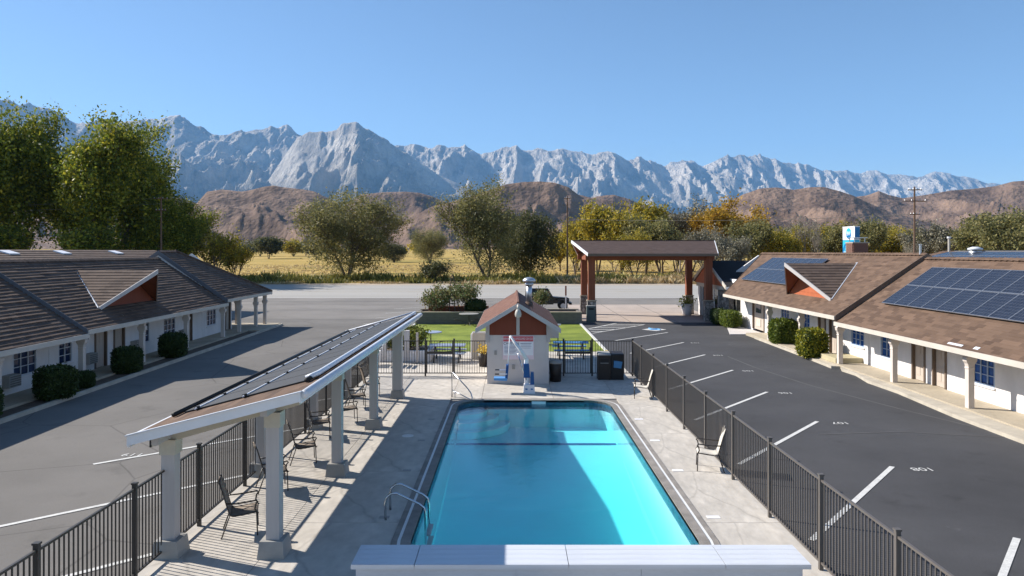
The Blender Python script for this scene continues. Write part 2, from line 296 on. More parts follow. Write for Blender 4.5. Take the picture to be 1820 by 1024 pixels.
# ------------------------------------------------------------------ helpers: objects
WL = {}
def wl(o): return WL.get(o.name, Vector((0, 0, 0))) if o else Vector((0, 0, 0))
def link(name, data, parent=None, world=None, tagd=None):
    o = bpy.data.objects.new(name, data); C.objects.link(o)
    wp = Vector(world) if world is not None else wl(parent)
    if parent: o.parent = parent
    o.location = wp - wl(parent)
    WL[o.name] = wp
    return o
def tag(o, label, cat, group=None):
    o['label'] = label; o['category'] = cat
    if group: o['group'] = group
    return o
def thing(name, label, cat, loc=(0, 0, 0), group=None):
    o = link(name, None, None, loc); o.empty_display_size = 0.2
    return tag(o, label, cat, group)
def struct(o, kind='structure'):
    o['kind'] = kind; return o
class MB:
    def __init__(s): s.v = []; s.f = []; s.mi = []; s.m = 0
    def pts(s, P): n = len(s.v); s.v += [tuple(p) for p in P]; return list(range(n, n + len(P)))
    def face(s, P, m=None): s.f.append(s.pts(P)); s.mi.append(s.m if m is None else m)
    def idx(s, I, m=None): s.f.append(list(I)); s.mi.append(s.m if m is None else m)
    def box(s, c, d, m=None, rz=0.0):
        x, y, z = (k / 2 for k in d); cs, sn = math.cos(rz), math.sin(rz); P = []
        for k in (-z, z):
            for (i, j) in ((-x, -y), (x, -y), (x, y), (-x, y)):
                P.append((c[0] + i * cs - j * sn, c[1] + i * sn + j * cs, c[2] + k))
        I = s.pts(P)
        for q in ((3, 2, 1, 0), (4, 5, 6, 7), (0, 1, 5, 4), (1, 2, 6, 5), (2, 3, 7, 6), (3, 0, 4, 7)): s.idx([I[k] for k in q], m)
    def bb(s, a, b, m=None): s.box([(p + q) / 2 for p, q in zip(a, b)], [abs(q - p) for p, q in zip(a, b)], m)
    def hexa(s, bot, top, m=None):     # two matching rings of points
        n = len(bot); I = s.pts(list(bot) + list(top))
        s.idx(I[:n][::-1], m); s.idx(I[n:], m)
        for k in range(n): s.idx([I[k], I[(k + 1) % n], I[n + (k + 1) % n], I[n + k]], m)
    def tube(s, path, r, n=8, m=None, r2=None, cap=True):
        path = [Vector(p) for p in path]; rings = []; L = len(path)
        up = None
        for i, p in enumerate(path):
            d = (path[min(i + 1, L - 1)] - path[max(i - 1, 0)]).normalized()
            if up is None: up = Vector((0, 0, 1)) if abs(d.z) < 0.9 else Vector((1, 0, 0))
            a = d.cross(up).normalized(); b = a.cross(d).normalized(); up = b
            rr = r if r2 is None else r + (r2 - r) * i / max(1, L - 1)
            rings.append(s.pts([p + (a * math.cos(2 * PI * k / n) + b * math.sin(2 * PI * k / n)) * rr for k in range(n)]))
        for i in range(L - 1):
            for k in range(n): s.idx([rings[i][k], rings[i][(k + 1) % n], rings[i + 1][(k + 1) % n], rings[i + 1][k]], m)
        if cap: s.idx(rings[0][::-1], m); s.idx(rings[-1], m)
    def lathe(s, prof, c, n=16, m=None):
        R = [s.pts([(c[0] + r * math.cos(2 * PI * k / n), c[1] + r * math.sin(2 * PI * k / n), c[2] + z) for k in range(n)]) for r, z in prof]
        for i in range(len(R) - 1):
            for k in range(n): s.idx([R[i][k], R[i][(k + 1) % n], R[i + 1][(k + 1) % n], R[i + 1][k]], m)
        s.idx(R[0][::-1], m); s.idx(R[-1], m)
    def mesh(s, name, mats, off=(0, 0, 0), smooth=False):
        me = bpy.data.meshes.new(name); o = Vector(off)
        me.from_pydata([tuple(Vector(p) - o) for p in s.v], [], s.f)
        for m in (mats if isinstance(mats, (list, tuple)) else [mats]): me.materials.append(M[m] if isinstance(m, str) else m)
        me.polygons.foreach_set('material_index', s.mi)
        if smooth: me.polygons.foreach_set('use_smooth', [True] * len(s.f))
        me.update(); return me
    def build(s, name, mats, parent=None, smooth=False, world=None):
        off = Vector(world) if world is not None else wl(parent)
        return link(name, s.mesh(name, mats, off, smooth), parent, off)
UNIT = {}
def unit(m):
    if m not in UNIT:
        b = MB(); b.box((0, 0, 0), (1, 1, 1)); UNIT[m] = b.mesh('unit_' + m, m)
    return UNIT[m]
def pbox(name, m, parent, c, d, rot=None):     # a box piece sharing one mesh per material
    o = link(name, unit(m), parent, c); o.scale = d
    if rot: o.rotation_euler = rot
    return o
def place(name, me, parent, loc, rot=None):
    o = link(name, me, parent, loc)
    if rot: o.rotation_euler = rot
    return o
def copy_tree(src, loc, rz, label=None):
    r = src.copy(); C.objects.link(r); r.location = loc; r.rotation_euler = (0, 0, rz)
    if label: r['label'] = label
    for ch in src.children:
        c = ch.copy(); C.objects.link(c); c.parent = r
        for g in ch.children:
            e = g.copy(); C.objects.link(e); e.parent = c
    return r
def text(name, s, m, parent, c, size, rot, depth=0.0, sx=1.0, align='CENTER'):
    cu = bpy.data.curves.new(name, 'FONT'); cu.body = s; cu.size = size; cu.align_x = align; cu.align_y = 'CENTER'; cu.extrude = depth
    t = bpy.data.objects.new('tmp', cu); C.objects.link(t); bpy.context.view_layer.update()
    me = bpy.data.meshes.new_from_object(t.evaluated_get(bpy.context.evaluated_depsgraph_get()))
    bpy.data.objects.remove(t); me.materials.clear(); me.materials.append(M[m])
    o = link(name, me, parent, c); o.rotation_euler = rot; o.scale = (sx, 1, 1)
    return o
def sheet(name, m, poly, z):
    b = MB(); b.face([(x, y, z) for x, y in poly]); return struct(b.build(name, m))
def rect(x0, x1, y0, y1): return [(x0, y0), (x1, y0), (x1, y1), (x0, y1)]

# ------------------------------------------------------------------ ground, lots, road
def ground():
    ys = [-400, -150, -40, 60, 90, 125, 160, 220, 300, 420, 600, 850, 1200, 1700, 2400, 3400, 4800, 6500]
    ys += [5.0, 30.0]; ys.sort()
    cols = [-700, -450, -300, -200, -130, -90, -60, -30, -5.5, 4.8, 30, 60, 90, 130, 200, 300, 450, 700]
    b = MB(); R = []
    for y in ys:
        k = 1 + max(0, y - 90) * 1.6 / 700
        R.append(b.pts([(c * k, y, -0.06 + max(0, y - 300) * 0.0075) for c in cols]))
    for i in range(len(ys) - 1):
        for k in range(len(cols) - 1):
            if 4.9 < ys[i] < 29 and cols[k] == -5.5: continue      # the pool is dug in here
            b.idx([R[i][k], R[i][k + 1], R[i + 1][k + 1], R[i + 1][k]])
    m, t, p = newmat('field')
    tc = _n(t, 'TexCoord')
    def noise(sc, det=6):
        q = _n(t, 'TexNoise'); q.inputs['Scale'].default_value = sc; q.inputs['Detail'].default_value = det
        mp = _n(t, 'Mapping'); mp.inputs['Scale'].default_value = (0.45, 1.6, 1)
        t.links.new(tc.outputs['Object'], mp.inputs['Vector']); t.links.new(mp.outputs[0], q.inputs['Vector']); return q
    a = noise(0.03, 8); r = _n(t, 'ValToRGB')
    e = r.color_ramp.elements; e[0].position = 0.3; e[1].position = 0.72
    e[0].color = (0.20, 0.185, 0.05, 1); e[1].color = (0.56, 0.40, 0.15, 1)
    q = e.new(0.48); q.color = (0.44, 0.30, 0.085, 1)
    t.links.new(a.outputs['Fac'], r.inputs[0])
    f = noise(1.2, 4); mr = _n(t, 'MapRange'); mr.inputs[1].default_value = 0.3; mr.inputs[2].default_value = 0.7; mr.inputs[3].default_value = 0.72; mr.inputs[4].default_value = 1.2
    t.links.new(f.outputs['Fac'], mr.inputs[0])
    mx = _n(t, 'Mix'); mx.data_type = 'RGBA'; mx.blend_type = 'MULTIPLY'; mx.inputs[0].default_value = 1
    t.links.new(r.outputs[0], mx.inputs[6]); t.links.new(mr.outputs[0], mx.inputs[7]); t.links.new(mx.outputs[2], p.inputs['Base Color'])
    p.inputs['Roughness'].default_value = 0.95; p.inputs['Specular IOR Level'].default_value = 0.1
    return struct(b.build('ground', m))
ground()
sheet('sand_shoulder', 'sand', rect(-260, 260, 114, 124), -0.045)
sheet('motel_lot', 'asphalt_old', [(-60, -30), (-6.2, -30), (-6.2, 31.29), (5.15, 31.29), (5.15, 57), (-60, 60)], -0.030)
sheet('frontage_lot', 'asphalt_front', [(-60, 60), (5.15, 57), (5.15, 84), (-60, 84)], -0.030)
sheet('service_yard', 'asphalt_old', rect(-6.2, 5.15, -30, 4.0), -0.030)
sheet('frontage_lot', 'asphalt_front', [(5.15, 54.6), (60, 54.6), (60, 84), (5.15, 84)], -0.030)
sheet('guest_lot', 'asphalt_new', rect(5.15, 40, -30, 54.6), -0.029)
sheet('highway', 'highway', rect(-300, 300, 83.9, 116), -0.026)
for y, wd in ((84.6, 0.25), (115.0, 0.18)):
    sheet('road_line', 'paint', rect(-300, 300, y, y + wd), -0.020)
for y in (97.0, 97.5, 102.6, 103.1):
    b = MB()
    for k in range(-16, 16): b.face([(k * 14.0, y, -0.020), (k * 14.0 + (14 if y in (97.0, 103.1) else 4), y, -0.020), (k * 14.0 + (14 if y in (97.0, 103.1) else 4), y + 0.12, -0.020), (k * 14.0, y + 0.12, -0.020)])
    struct(b.build('lane_line', M.setdefault('yellowline', mat('yellowline', (0.42, 0.33, 0.16), 0.8, 0.2, 5))))
for y, x0, x1, wd in ((78.4, -120, -2, 0.3), (67.0, -120, -6, 0.25), (74.0, -60, 50, 0.1)):
    sheet('seam', 'seal', [(x0, y), (x1, y - 0.6), (x1, y - 0.6 + wd), (x0, y + wd)], -0.022)
sheet('entrance_apron', 'apron', rect(5.4, 16.6, 55.0, 73.5), -0.022)
for y in (59.5, 64.0, 68.6):
    sheet('apron_joint', 'seal', rect(5.4, 16.6, y, y + 0.05), -0.017)
for x in (9.0, 12.6):
    sheet('apron_joint', 'seal', rect(x, x + 0.05, 55.0, 73.5), -0.0165)
# long sealed crack of the guest lot
b = MB(); P = [(15.0, 19.5), (13.2, 24.5), (11.9, 29.0), (11.2, 33.5), (11.0, 37.0)]
for (x0, y0), (x1, y1) in zip(P, P[1:]): b.face([(x0 - .045, y0, -0.0235), (x0 + .045, y0, -0.0235), (x1 + .045, y1, -0.0235), (x1 - .045, y1, -0.0235)])
struct(b.build('sealed_crack', 'seal'))
b = MB(); P = [(9.0, 21.2), (11.5, 21.5), (14.0, 20.9), (17, 21.3)]
for (x0, y0), (x1, y1) in zip(P, P[1:]): b.face([(x0, y0 - .03, -0.0225), (x1, y1 - .03, -0.0225), (x1, y1 + .03, -0.0225), (x0, y0 + .03, -0.0225)])
struct(b.build('sealed_crack', 'seal'))

# ------------------------------------------------------------------ parking stalls
def stall(tip, back, num, side):
    (x0, y0), (x1, y1) = tip, back
    d = Vector((x1 - x0, y1 - y0)).normalized(); n = Vector((-d.y, d.x)) * 0.06
    b = MB(); b.face([(x0 - n.x, y0 - n.y, -0.019), (x1 - n.x, y1 - n.y, -0.019), (x1 + n.x, y1 + n.y, -0.019), (x0 + n.x, y0 + n.y, -0.019)])
    o = struct(b.build('parking_line', 'paint'))
    if num: text('stall_number', num, 'paint', o, (x0 + (0.62 if side > 0 else 0.55), y0 + (-0.22 if side > 0 else 0.85), -0.018), 0.37, (0, 0, PI))
for k, (x, y) in enumerate(((9.39, 13.5), (9.43, 18.0), (9.59, 22.8), (9.70, 27.6), (9.95, 32.7), (10.0, 37.6), (10.1, 42.7))):
    stall((x, y), (x - 3.9, y - 4.6), str(109 - k), 1)
stall((10.3, 48.0), (6.2, 43.6), None, 1)
for k in range(7):
    stall((-10.5 - 0.03 * k, 18.2 + 4.6 * k), (-6.15, 22.1 + 4.6 * k), {0: '119', 1: '118', 2: '117'}.get(k), -1)
stall((-13.0, 11.3), (-6.15, 17.5), None, -1); stall((-9.9, 9.6), (-6.15, 12.95), None, -1)
for k in range(5): stall((-11.0, 49.0 + 4.7 * k), (-7.3, 52.2 + 4.7 * k), None, -1)
# accessible stall: hatching and symbol
b = MB()
for y in (48.5, 49.7, 50.9, 52.1, 53.2):
    xa, xb = max(5.22, 5.22 + (y - 50.3) / 1.587), 5.2 + (y - 47.5) / 1.27
    b.face([(xa, y, -.019), (xb, y, -.019), (xb + .14, y + .2, -.019), (xa + .14, y + .2, -.019)])
for (xa, ya), (xb, yb) in (((5.22, 50.3), (7.74, 54.3)), ((5.2, 47.5), (9.53, 53.0))): b.face([(xa, ya, -.0185), (xa + .16, ya, -.0185), (xb + .16, yb, -.0185), (xb, yb, -.0185)])
struct(b.build('hatched_aisle', 'paint'))
b = MB(); b.face([(8.9, 49.8, -0.018), (9.7, 48.9, -0.018), (10.6, 49.8, -0.018), (9.8, 50.8, -0.018)]); ac = struct(b.build('accessible_marking', 'paint'))
b = MB(); b.tube([(9.5, 50.4, -0.013), (9.6, 49.9, -0.013), (10.0, 49.8, -0.013), (10.1, 49.4, -0.013)], 0.07, 4); b.lathe([(0.33, 0), (0.33, 0.003)], (9.75, 49.75, -0.016), 16)
b.build('wheelchair_symbol', 'bluepaint', ac)

# ------------------------------------------------------------------ pool, coping and deck
PX0, PX1, PY0, PY1, PR = -1.85, 3.42, 12.45, 25.85, 0.85
def outline(off, n=8):
    x0, x1, y0, y1, r = PX0 - off, PX1 + off, PY0 - off, PY1 + off, PR + off
    P = []
    for cx, cy, a in ((x1 - r, y1 - r, 0), (x0 + r, y1 - r, 90), (x0 + r, y0 + r, 180), (x1 - r, y0 + r, 270)):
        for k in range(n + 1):
            q = math.radians(a + 90 * k / n); P.append((cx + r * math.cos(q), cy + r * math.sin(q)))
    return P
def ring(name, m, o0, o1, z0, z1, parent=None):
    A, B = outline(o0), outline(o1); b = MB(); n = len(A)
    for k in range(n):
        j = (k + 1) % n
        b.face([(*A[k], z1), (*B[k], z1), (*B[j], z1), (*A[j], z1)])
        b.face([(*A[k], z0), (*A[k], z1), (*A[j], z1), (*A[j], z0)])
        b.face([(*B[k], z1), (*B[k], z0), (*B[j], z0), (*B[j], z1)])
    return b.build(name, m, parent)
def deck():
    z = -0.035; b = MB(); H = outline(0.30); x0, x1, y0, y1 = PX0 - .3, PX1 + .3, PY0 - .3, PY1 + .3
    for q in (rect(-6.25, x0, 4.0, 31.3), rect(x1, 5.35, 4.0, 31.3), rect(x0, x1, 4.0, y0), rect(x0, x1, y1, 31.3)): b.face([(x, y, z) for x, y in q])
    for k, (cx, cy) in enumerate(((x1, y1), (x0, y1), (x0, y0), (x1, y0))):
        A = H[9 * k:9 * k + 9]
        for p, q in zip(A, A[1:]): b.face([(cx, cy, z), (*q, z), (*p, z)])
    me = b.mesh('pool_deck', 'concrete_base')
    o = struct(link('pool_deck', me))
    g = 0.012
    def slab(x0, x1, y0, y1): pbox('slab', 'concrete', o, ((x0 + x1) / 2, (y0 + y1) / 2, -0.022), (x1 - x0 - g, y1 - y0 - g, 0.05))
    ys = [4.0, 7.3, 10.75, 14.2, 17.5, 21.2, 24.8, 26.2]
    for a, c in zip(ys, ys[1:]):
        slab(-6.2, -4.35, a, c); slab(-4.35, -2.2, a, c); slab(3.77, 5.3, a, c)
    for x0, x1 in ((-6.2, -4.35), (-4.35, -2.2), (-2.2, -1.1), (-1.1, 1.5), (1.5, 3.77), (3.77, 5.3)):
        slab(x0, x1, 26.2, 28.6); slab(x0, x1, 28.6, 31.25)
    for x0, x1 in ((-2.2, 0.8), (0.8, 3.77)):
        slab(x0, x1, 4.0, 8.0); slab(x0, x1, 8.0, 12.1)
    return o
deck()
pool = thing('swimming_pool', 'long rectangular swimming pool with rounded corners and bright turquoise water', 'pool', (0.8, 19, -0.1))
def depth(y):
    if y > 23.7: return 0.95
    if y > 19.2: return 0.95 + (23.7 - y) / 4.5 * 0.60
    return 1.55 + (19.2 - y) / 6.75 * 0.15
def pool_shell():
    P = outline(0.0); b = MB(); n = len(P)
    for k in range(n):
        j = (k + 1) % n; a, c = P[k], P[j]
        sub = max(1, int(abs(a[1] - c[1]) / 0.7))
        for q in range(sub):
            f0, f1 = q / sub, (q + 1) / sub
            p = (a[0] + (c[0] - a[0]) * f0, a[1] + (c[1] - a[1]) * f0); r = (a[0] + (c[0] - a[0]) * f1, a[1] + (c[1] - a[1]) * f1)
            b.face([(*p, -0.30), (*r, -0.30), (*r, -depth(r[1])), (*p, -depth(p[1]))], 0)
            b.face([(*p, 0.0), (*r, 0.0), (*r, -0.30), (*p, -0.30)], 1)
    ys = sorted({round(y, 3) for _, y in P} | {19.2, 23.7} | {12.45 + 0.5 * k for k in range(27)})
    def xr(y):
        d = 0
        if y > PY1 - PR: d = PR - math.sqrt(max(0, PR ** 2 - (y - PY1 + PR) ** 2))
        if y < PY0 + PR: d = PR - math.sqrt(max(0, PR ** 2 - (PY0 + PR - y) ** 2))
        return PX0 + d, PX1 - d
    for y0, y1 in zip(ys, ys[1:]):
        a0, a1 = xr(y0); c0, c1 = xr(y1)
        b.face([(a0, y0, -depth(y0)), (a1, y0, -depth(y0)), (c1, y1, -depth(y1)), (c0, y1, -depth(y1))], 0)
    b.build('shell', ['plaster', 'tile'], pool)
    b = MB(); b.face([(PX0 + 0.03, 23.55, -0.957), (PX1 - 0.03, 23.55, -0.957), (PX1 - 0.03, 23.72, -0.945), (PX0 + 0.03, 23.72, -0.945)]); b.build('break_line_tile', 'blue', pool)
    # curved entry steps in the far left corner
    for k, (r, z) in enumerate(((1.75, -0.72), (1.35, -0.50), (0.95, -0.30))):
        Q = [(PX0 + 0.02, PY1 - 0.02)] + [(PX0 + 0.02 + r * math.cos(a), PY1 - 0.02 - r * math.sin(a)) for a in [PI / 2 * i / 10 for i in range(11)]]
        b = MB(); b.hexa([(x, y, -0.94) for x, y in Q][::-1], [(x, y, z) for x, y in Q][::-1])
        s = b.build('entry_step', 'plaster', pool)
        b = MB(); b.tube([(x, y, z + 0.012) for x, y in Q[1:]], 0.028, 5); b.build('step_edge', 'whitepaint', s)
    # depth tile at far edge and swim-out light niche
    pbox('depth_marker', 'signwhite', pool, (0.95, PY1 - 0.012, -0.07), (0.5, 0.012, 0.10))
    P = outline(-0.004); b = MB(); n = len(P)
    top = [(x, y, -0.11) for x, y in P]; bot = [(x, y, -depth(y) - 0.002) for x, y in P]
    b.face(top)
    for k in range(n): j = (k + 1) % n; b.face([top[k], bot[k], bot[j], top[j]])
    for y0, y1 in zip(ys, ys[1:]):
        a0, a1 = xr(y0); c0, c1 = xr(y1)
        b.face([(a0, y0, -depth(y0) - .002), (c0, y1, -depth(y1) - .002), (c1, y1, -depth(y1) - .002), (a1, y0, -depth(y0) - .002)])
    b.build('water', 'water', pool)
pool_shell()
ring('coping', 'coping', 0.0, 0.19, -0.06, 0.022, pool)
ring('drain_channel', 'drain', 0.19, 0.25, -0.05, 0.012, pool)
ring('outer_band', 'coping', 0.25, 0.36, -0.05, 0.016, pool)
for y in (14.5, 17.6, 20.4, 23.0):     # depth lettering plates set in the deck
    pbox('depth_plate', 'signwhite', pool, (4.02, y, 0.006), (0.26, 0.13, 0.006)); pbox('depth_plate', 'greybox', pool, (-2.55, y, 0.006), (0.2, 0.13, 0.006))
b = MB(); b.lathe([(0.17, 0), (0.17, 0.01)], (-3.0, 20.9, 0.003), 18); tag(b.build('skimmer_lid', 'drain'), 'round white skimmer lid set in the shaded deck', 'lid')
# ladder
def ladder():
    t = thing('pool_ladder', 'chrome ladder with two arched rails at the deep end', 'ladder', (-2.0, 14.6, 0))
    for y in (14.35, 14.92):
        b = MB(); b.tube([(-2.50, y, 0), (-2.51, y, 0.30), (-2.48, y, 0.44), (-2.40, y, 0.52), (-2.28, y, 0.53), (-1.84, y, 0.32), (-1.74, y, 0.24), (-1.71, y, 0.12), (-1.69, y, -1.15)], 0.024, 8); b.build('rail', 'steel', t, True)
    for z in (-0.3, -0.55, -0.8, -1.05): pbox('tread', 'greybox', t, (-1.66, 14.63, z), (0.10, 0.58, 0.03))
ladder()
def handrail():
    t = thing('pool_handrail', 'slanted chrome handrail beside the curved entry steps', 'handrail', (-2.0, 26.4, 0))
    b = MB(); b.tube([(-2.2, 26.55, 0), (-2.2, 26.55, 0.86), (-2.16, 26.52, 0.90), (-1.62, 26.1, 0.42), (-1.48, 26.0, 0.26), (-1.42, 25.95, 0.1), (-1.45, 25.9, -0.06), (-1.5, 25.95, -0.1)], 0.024, 8); b.build('rail', 'steel', t, True)
    b = MB(); b.tube([(-2.2, 26.55, 0.26), (-1.5, 26.0, 0.02)], 0.02, 8); b.build('lower_rail', 'steel', t, True)
    b = MB(); b.tube([(-2.08, 26.45, 0), (-2.08, 26.45, 0.22)], 0.02, 8); b.build('stub_post', 'steel', t, True)
handrail()
def cover_box():
    t = thing('pool_cover_box', 'long white vinyl box with plank lid across the end of the pool', 'bench', (1.05, 11.5, 0))
    x0, x1, ya, yb = -2.48, 4.60, 11.16, 11.90
    cuts = [x0, -1.50, 0.87, 3.28, x1]
    for a, c in zip(cuts, cuts[1:]):
        for k in range(4):
            d = (yb - ya) / 4
            pbox('plank', 'vinyl', t, ((a + c) / 2, ya + d * (k + 0.5), 0.48), (c - a - 0.012, d - 0.006, 0.04))
        pbox('lid_edge', 'vinyl', t, ((a + c) / 2, ya - 0.013, 0.464), (c - a - 0.012, 0.02, 0.07))
    fc = [x0 + 0.06, 0.06, 2.0, x1 - 0.1]
    for a, c in zip(fc, fc[1:]): pbox('front_panel', 'vinyl', t, ((a + c) / 2, ya + 0.09, 0.22), (c - a - 0.006, 0.04, 0.45))
    pbox('back_panel', 'vinyl', t, ((x0 + x1) / 2, yb - 0.06, 0.22), (x1 - x0 - 0.2, 0.04, 0.45))
    for x in (x0 + 0.08, x1 - 0.12): pbox('end_panel', 'vinyl', t, (x, (ya + yb) / 2, 0.22), (0.04, yb - ya - 0.26, 0.45))
cover_box()

# ------------------------------------------------------------------ iron fences
FH = 1.52
def fence(name, label, axis, fixed, a, bnd, m='iron', gates=()):
    # posts at the points of bnd; bars between; axis 'y' runs along y at x = fixed
    P = lambda s, z: (fixed, s, z) if axis == 'y' else (s, fixed, z)
    D = lambda l, wd, h: (wd, l, h) if axis == 'y' else (l, wd, h)
    t = thing(name, label, 'fence', P(a, 0))
    for s in bnd:
        pbox('post', m, t, P(s, 0.79), D(0.065, 0.065, 1.58)); pbox('post_cap', m, t, P(s, 1.59), D(0.085, 0.085, 0.025))
    for s0, s1 in zip(bnd, bnd[1:]):
        g = (round(s0, 2), round(s1, 2)) in gates
        L = s1 - s0 - 0.065 - (0.06 if g else 0); c = (s0 + s1) / 2
        for z in ((0.13, 1.0, FH - 0.02) if g else (0.13, FH - 0.02)):
            pbox('rail', m, t, P(c, z), D(L, 0.035, 0.10 if z == 1.0 else 0.035))
        if g:
            for s in (c - L / 2, c + L / 2): pbox('gate_stile', m, t, P(s, 0.82), D(0.045, 0.045, 1.42))
            pbox('latch', m, t, P(s1 - 0.08, 1.15), D(0.08, 0.09, 0.16))
        n = max(2, round(L / 0.108))
        for k in range(1, n): pbox('bar', m, t, P(c - L / 2 + L * k / n, 0.82), D(0.017, 0.017, 1.38))
    return t
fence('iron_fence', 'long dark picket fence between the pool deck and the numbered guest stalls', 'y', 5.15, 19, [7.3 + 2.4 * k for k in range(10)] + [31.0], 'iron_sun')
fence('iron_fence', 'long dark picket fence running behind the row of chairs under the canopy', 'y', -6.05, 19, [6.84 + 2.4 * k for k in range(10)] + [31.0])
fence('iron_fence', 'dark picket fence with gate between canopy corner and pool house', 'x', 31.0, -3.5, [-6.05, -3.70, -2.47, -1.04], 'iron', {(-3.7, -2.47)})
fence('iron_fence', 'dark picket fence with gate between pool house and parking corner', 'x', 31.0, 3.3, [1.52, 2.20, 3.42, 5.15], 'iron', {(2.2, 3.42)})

# ------------------------------------------------------------------ shade canopy over the chairs
def canopy():
    t = thing('shade_canopy', 'long shade canopy on square columns carrying black pool heating mats', 'canopy', (-5.0, 19.5, 0))
    XL, XR, Y0, Y1, ZL, ZR = -6.32, -3.52, 12.0, 27.2, 2.25, 2.98
    zr = lambda x: ZL + (ZR - ZL) * (x - XL) / (XR - XL)
    sl = math.atan2(ZR - ZL, XR - XL)
    b = MB(); b.hexa([(XL, Y0, ZL - 0.10), (XR, Y0, ZR - 0.10), (XR, Y1, ZR - 0.10), (XL, Y1, ZL - 0.10)], [(XL, Y0, ZL), (XR, Y0, ZR), (XR, Y1, ZR), (XL, Y1, ZL)]); b.build('roof_deck', 'roof_red', t)
    for y in (Y0 - 0.02, Y1 + 0.02):
        b = MB(); b.hexa([(XL - .03, y - .02, ZL - 0.15), (XR + .03, y - .02, ZR - 0.15), (XR + .03, y + .02, ZR - 0.15), (XL - .03, y + .02, ZL - 0.15)], [(XL - .03, y - .02, ZL + .012), (XR + .03, y - .02, ZR + .012), (XR + .03, y + .02, ZR + .012), (XL - .03, y + .02, ZL + .012)]); b.build('rake_board', 'whitepaint', t)
        b = MB(); b.hexa([(XL - .05, y - .05, ZL + .013), (XR + .05, y - .05, ZR + .013), (XR + .05, y + .03, ZR + .013), (XL - .05, y + .03, ZL + .013)], [(XL - .05, y - .05, ZL + .03), (XR + .05, y - .05, ZR + .03), (XR + .05, y + .03, ZR + .03), (XL - .05, y + .03, ZL + .03)]); b.build('drip_edge', 'gutter', t)
    pbox('fascia', 'whitepaint', t, (XR + 0.02, (Y0 + Y1) / 2, ZR - 0.09), (0.04, Y1 - Y0, 0.18))
    pbox('fascia', 'whitepaint', t, (XL - 0.02, (Y0 + Y1) / 2, ZL - 0.09), (0.04, Y1 - Y0, 0.18))
    b = MB()
    gx = XR + 0.045
    b.tube([(gx + 0.05, Y0, ZR - 0.03), (gx + 0.05, Y1, ZR - 0.03)], 0.075, 10); b.build('gutter', 'gutter', t, True)
    ys = [12.75, 16.95, 21.15, 26.6]
    ys = [12.72, 17.3, 21.85, 26.4]
    for y in ys:
        for x, tall in ((-5.98, 0), (-4.16, 0)):
            top = zr(x) - 0.30
            far = y > 26
            wd = 0.34 if (far and x > -5) else 0.23
            pbox('column', 'colpaint', t, (x, y, 0.3 + (top - 0.3) / 2), (wd, wd, top - 0.3))
            b = MB(); s0, s1 = 0.235, 0.20
            b.hexa([(x - s0, y - s0, 0), (x + s0, y - s0, 0), (x + s0, y + s0, 0), (x - s0, y + s0, 0)], [(x - s1, y - s1, 0.30), (x + s1, y - s1, 0.30), (x + s1, y + s1, 0.30), (x - s1, y + s1, 0.30)])
            b.build('footing', 'block' if False else 'greybox', t)
            pbox('capital', 'cream', t, (x, y, top - 0.13), (wd + 0.05, wd + 0.05, 0.26))
        # sloping cross beam
        b = MB(); xa, xb = -6.28, -3.7
        b.hexa([(xa, y - .07, zr(xa) - 0.36), (xb, y - .07, zr(xb) - 0.30), (xb, y + .07, zr(xb) - 0.30), (xa, y + .07, zr(xa) - 0.36)], [(xa, y - .07, zr(xa) - .105), (xb, y - .07, zr(xb) - .105), (xb, y + .07, zr(xb) - .105), (xa, y + .07, zr(xa) - .105)]); b.build('cross_beam', 'cream', t)
        b = MB(); b.box((xa - 0.02, y, zr(xa) - 0.235), (0.03, 0.16, 0.26)); b.build('beam_cap', 'black', t)
    for x in (-5.98, -4.16):
        pbox('long_beam', 'colpaint', t, (x, (Y0 + Y1) / 2, zr(x) - 0.19), (0.12, Y1 - Y0 - 0.3, 0.16))
    # heating mats
    ym0, ym1 = 13.35, 27.0; n = 11; d = (ym1 - ym0) / n
    ta, tb = 0.30, 2.62     # along the slope
    ca, sa = math.cos(sl), math.sin(sl)
    for k in range(n):
        y = ym0 + d * (k + 0.5)
        xm = XL + (ta + tb) / 2 * ca; zm = ZL + (ta + tb) / 2 * sa + 0.022
        pbox('heating_mat', 'mat_black', t, (xm, y, zm), (tb - ta, d - 0.05, 0.02), (0, -sl, 0))
    for s, mm, r in ((0.22, 'black', 0.045), (2.70, 'rubber', 0.045)):
        b = MB(); b.tube([(XL + s * ca, ym0 - 0.25, ZL + s * sa + 0.055), (XL + s * ca, ym1 + 0.05, ZL + s * sa + 0.055)], r, 8); b.build('header_pipe', mm, t, True)
    b = MB(); s = 2.80; b.tube([(XL + 2.62 * ca, ym0 - 0.02, ZL + 2.62 * sa + 0.07), (XL + 2.74 * ca, ym0 + 0.02, ZL + 2.74 * sa + 0.09), (XL + s * ca, ym0 + 0.2, ZL + s * sa + 0.09), (XL + s * ca, ym1, ZL + s * sa + 0.09)], 0.05, 8); b.build('supply_pipe', 'gutter', t, True)
    for s in (0.55, 1.45):
        b = MB(); b.tube([(XL + s * ca, ym0 - 0.1, ZL + s * sa + 0.045), (XL + s * ca, ym1, ZL + s * sa + 0.045)], 0.017, 6); b.build('strap', 'whitepaint', t)
        for k in range(n + 1): pbox('strap_clip', 'black', t, (XL + s * ca, ym0 + d * k, ZL + s * sa + 0.05), (0.07, 0.07, 0.05), (0, -sl, 0))
    b = MB(); yv = Y1 - 0.05; b.tube([(XL + 0.1, yv, ZL + 0.08), (XL + 1.7, yv, zr(XL + 1.7) + 0.08), (XR - 0.1, yv, ZR + 0.08)], 0.035, 8); b.build('return_pipe', 'gutter', t, True)
canopy()

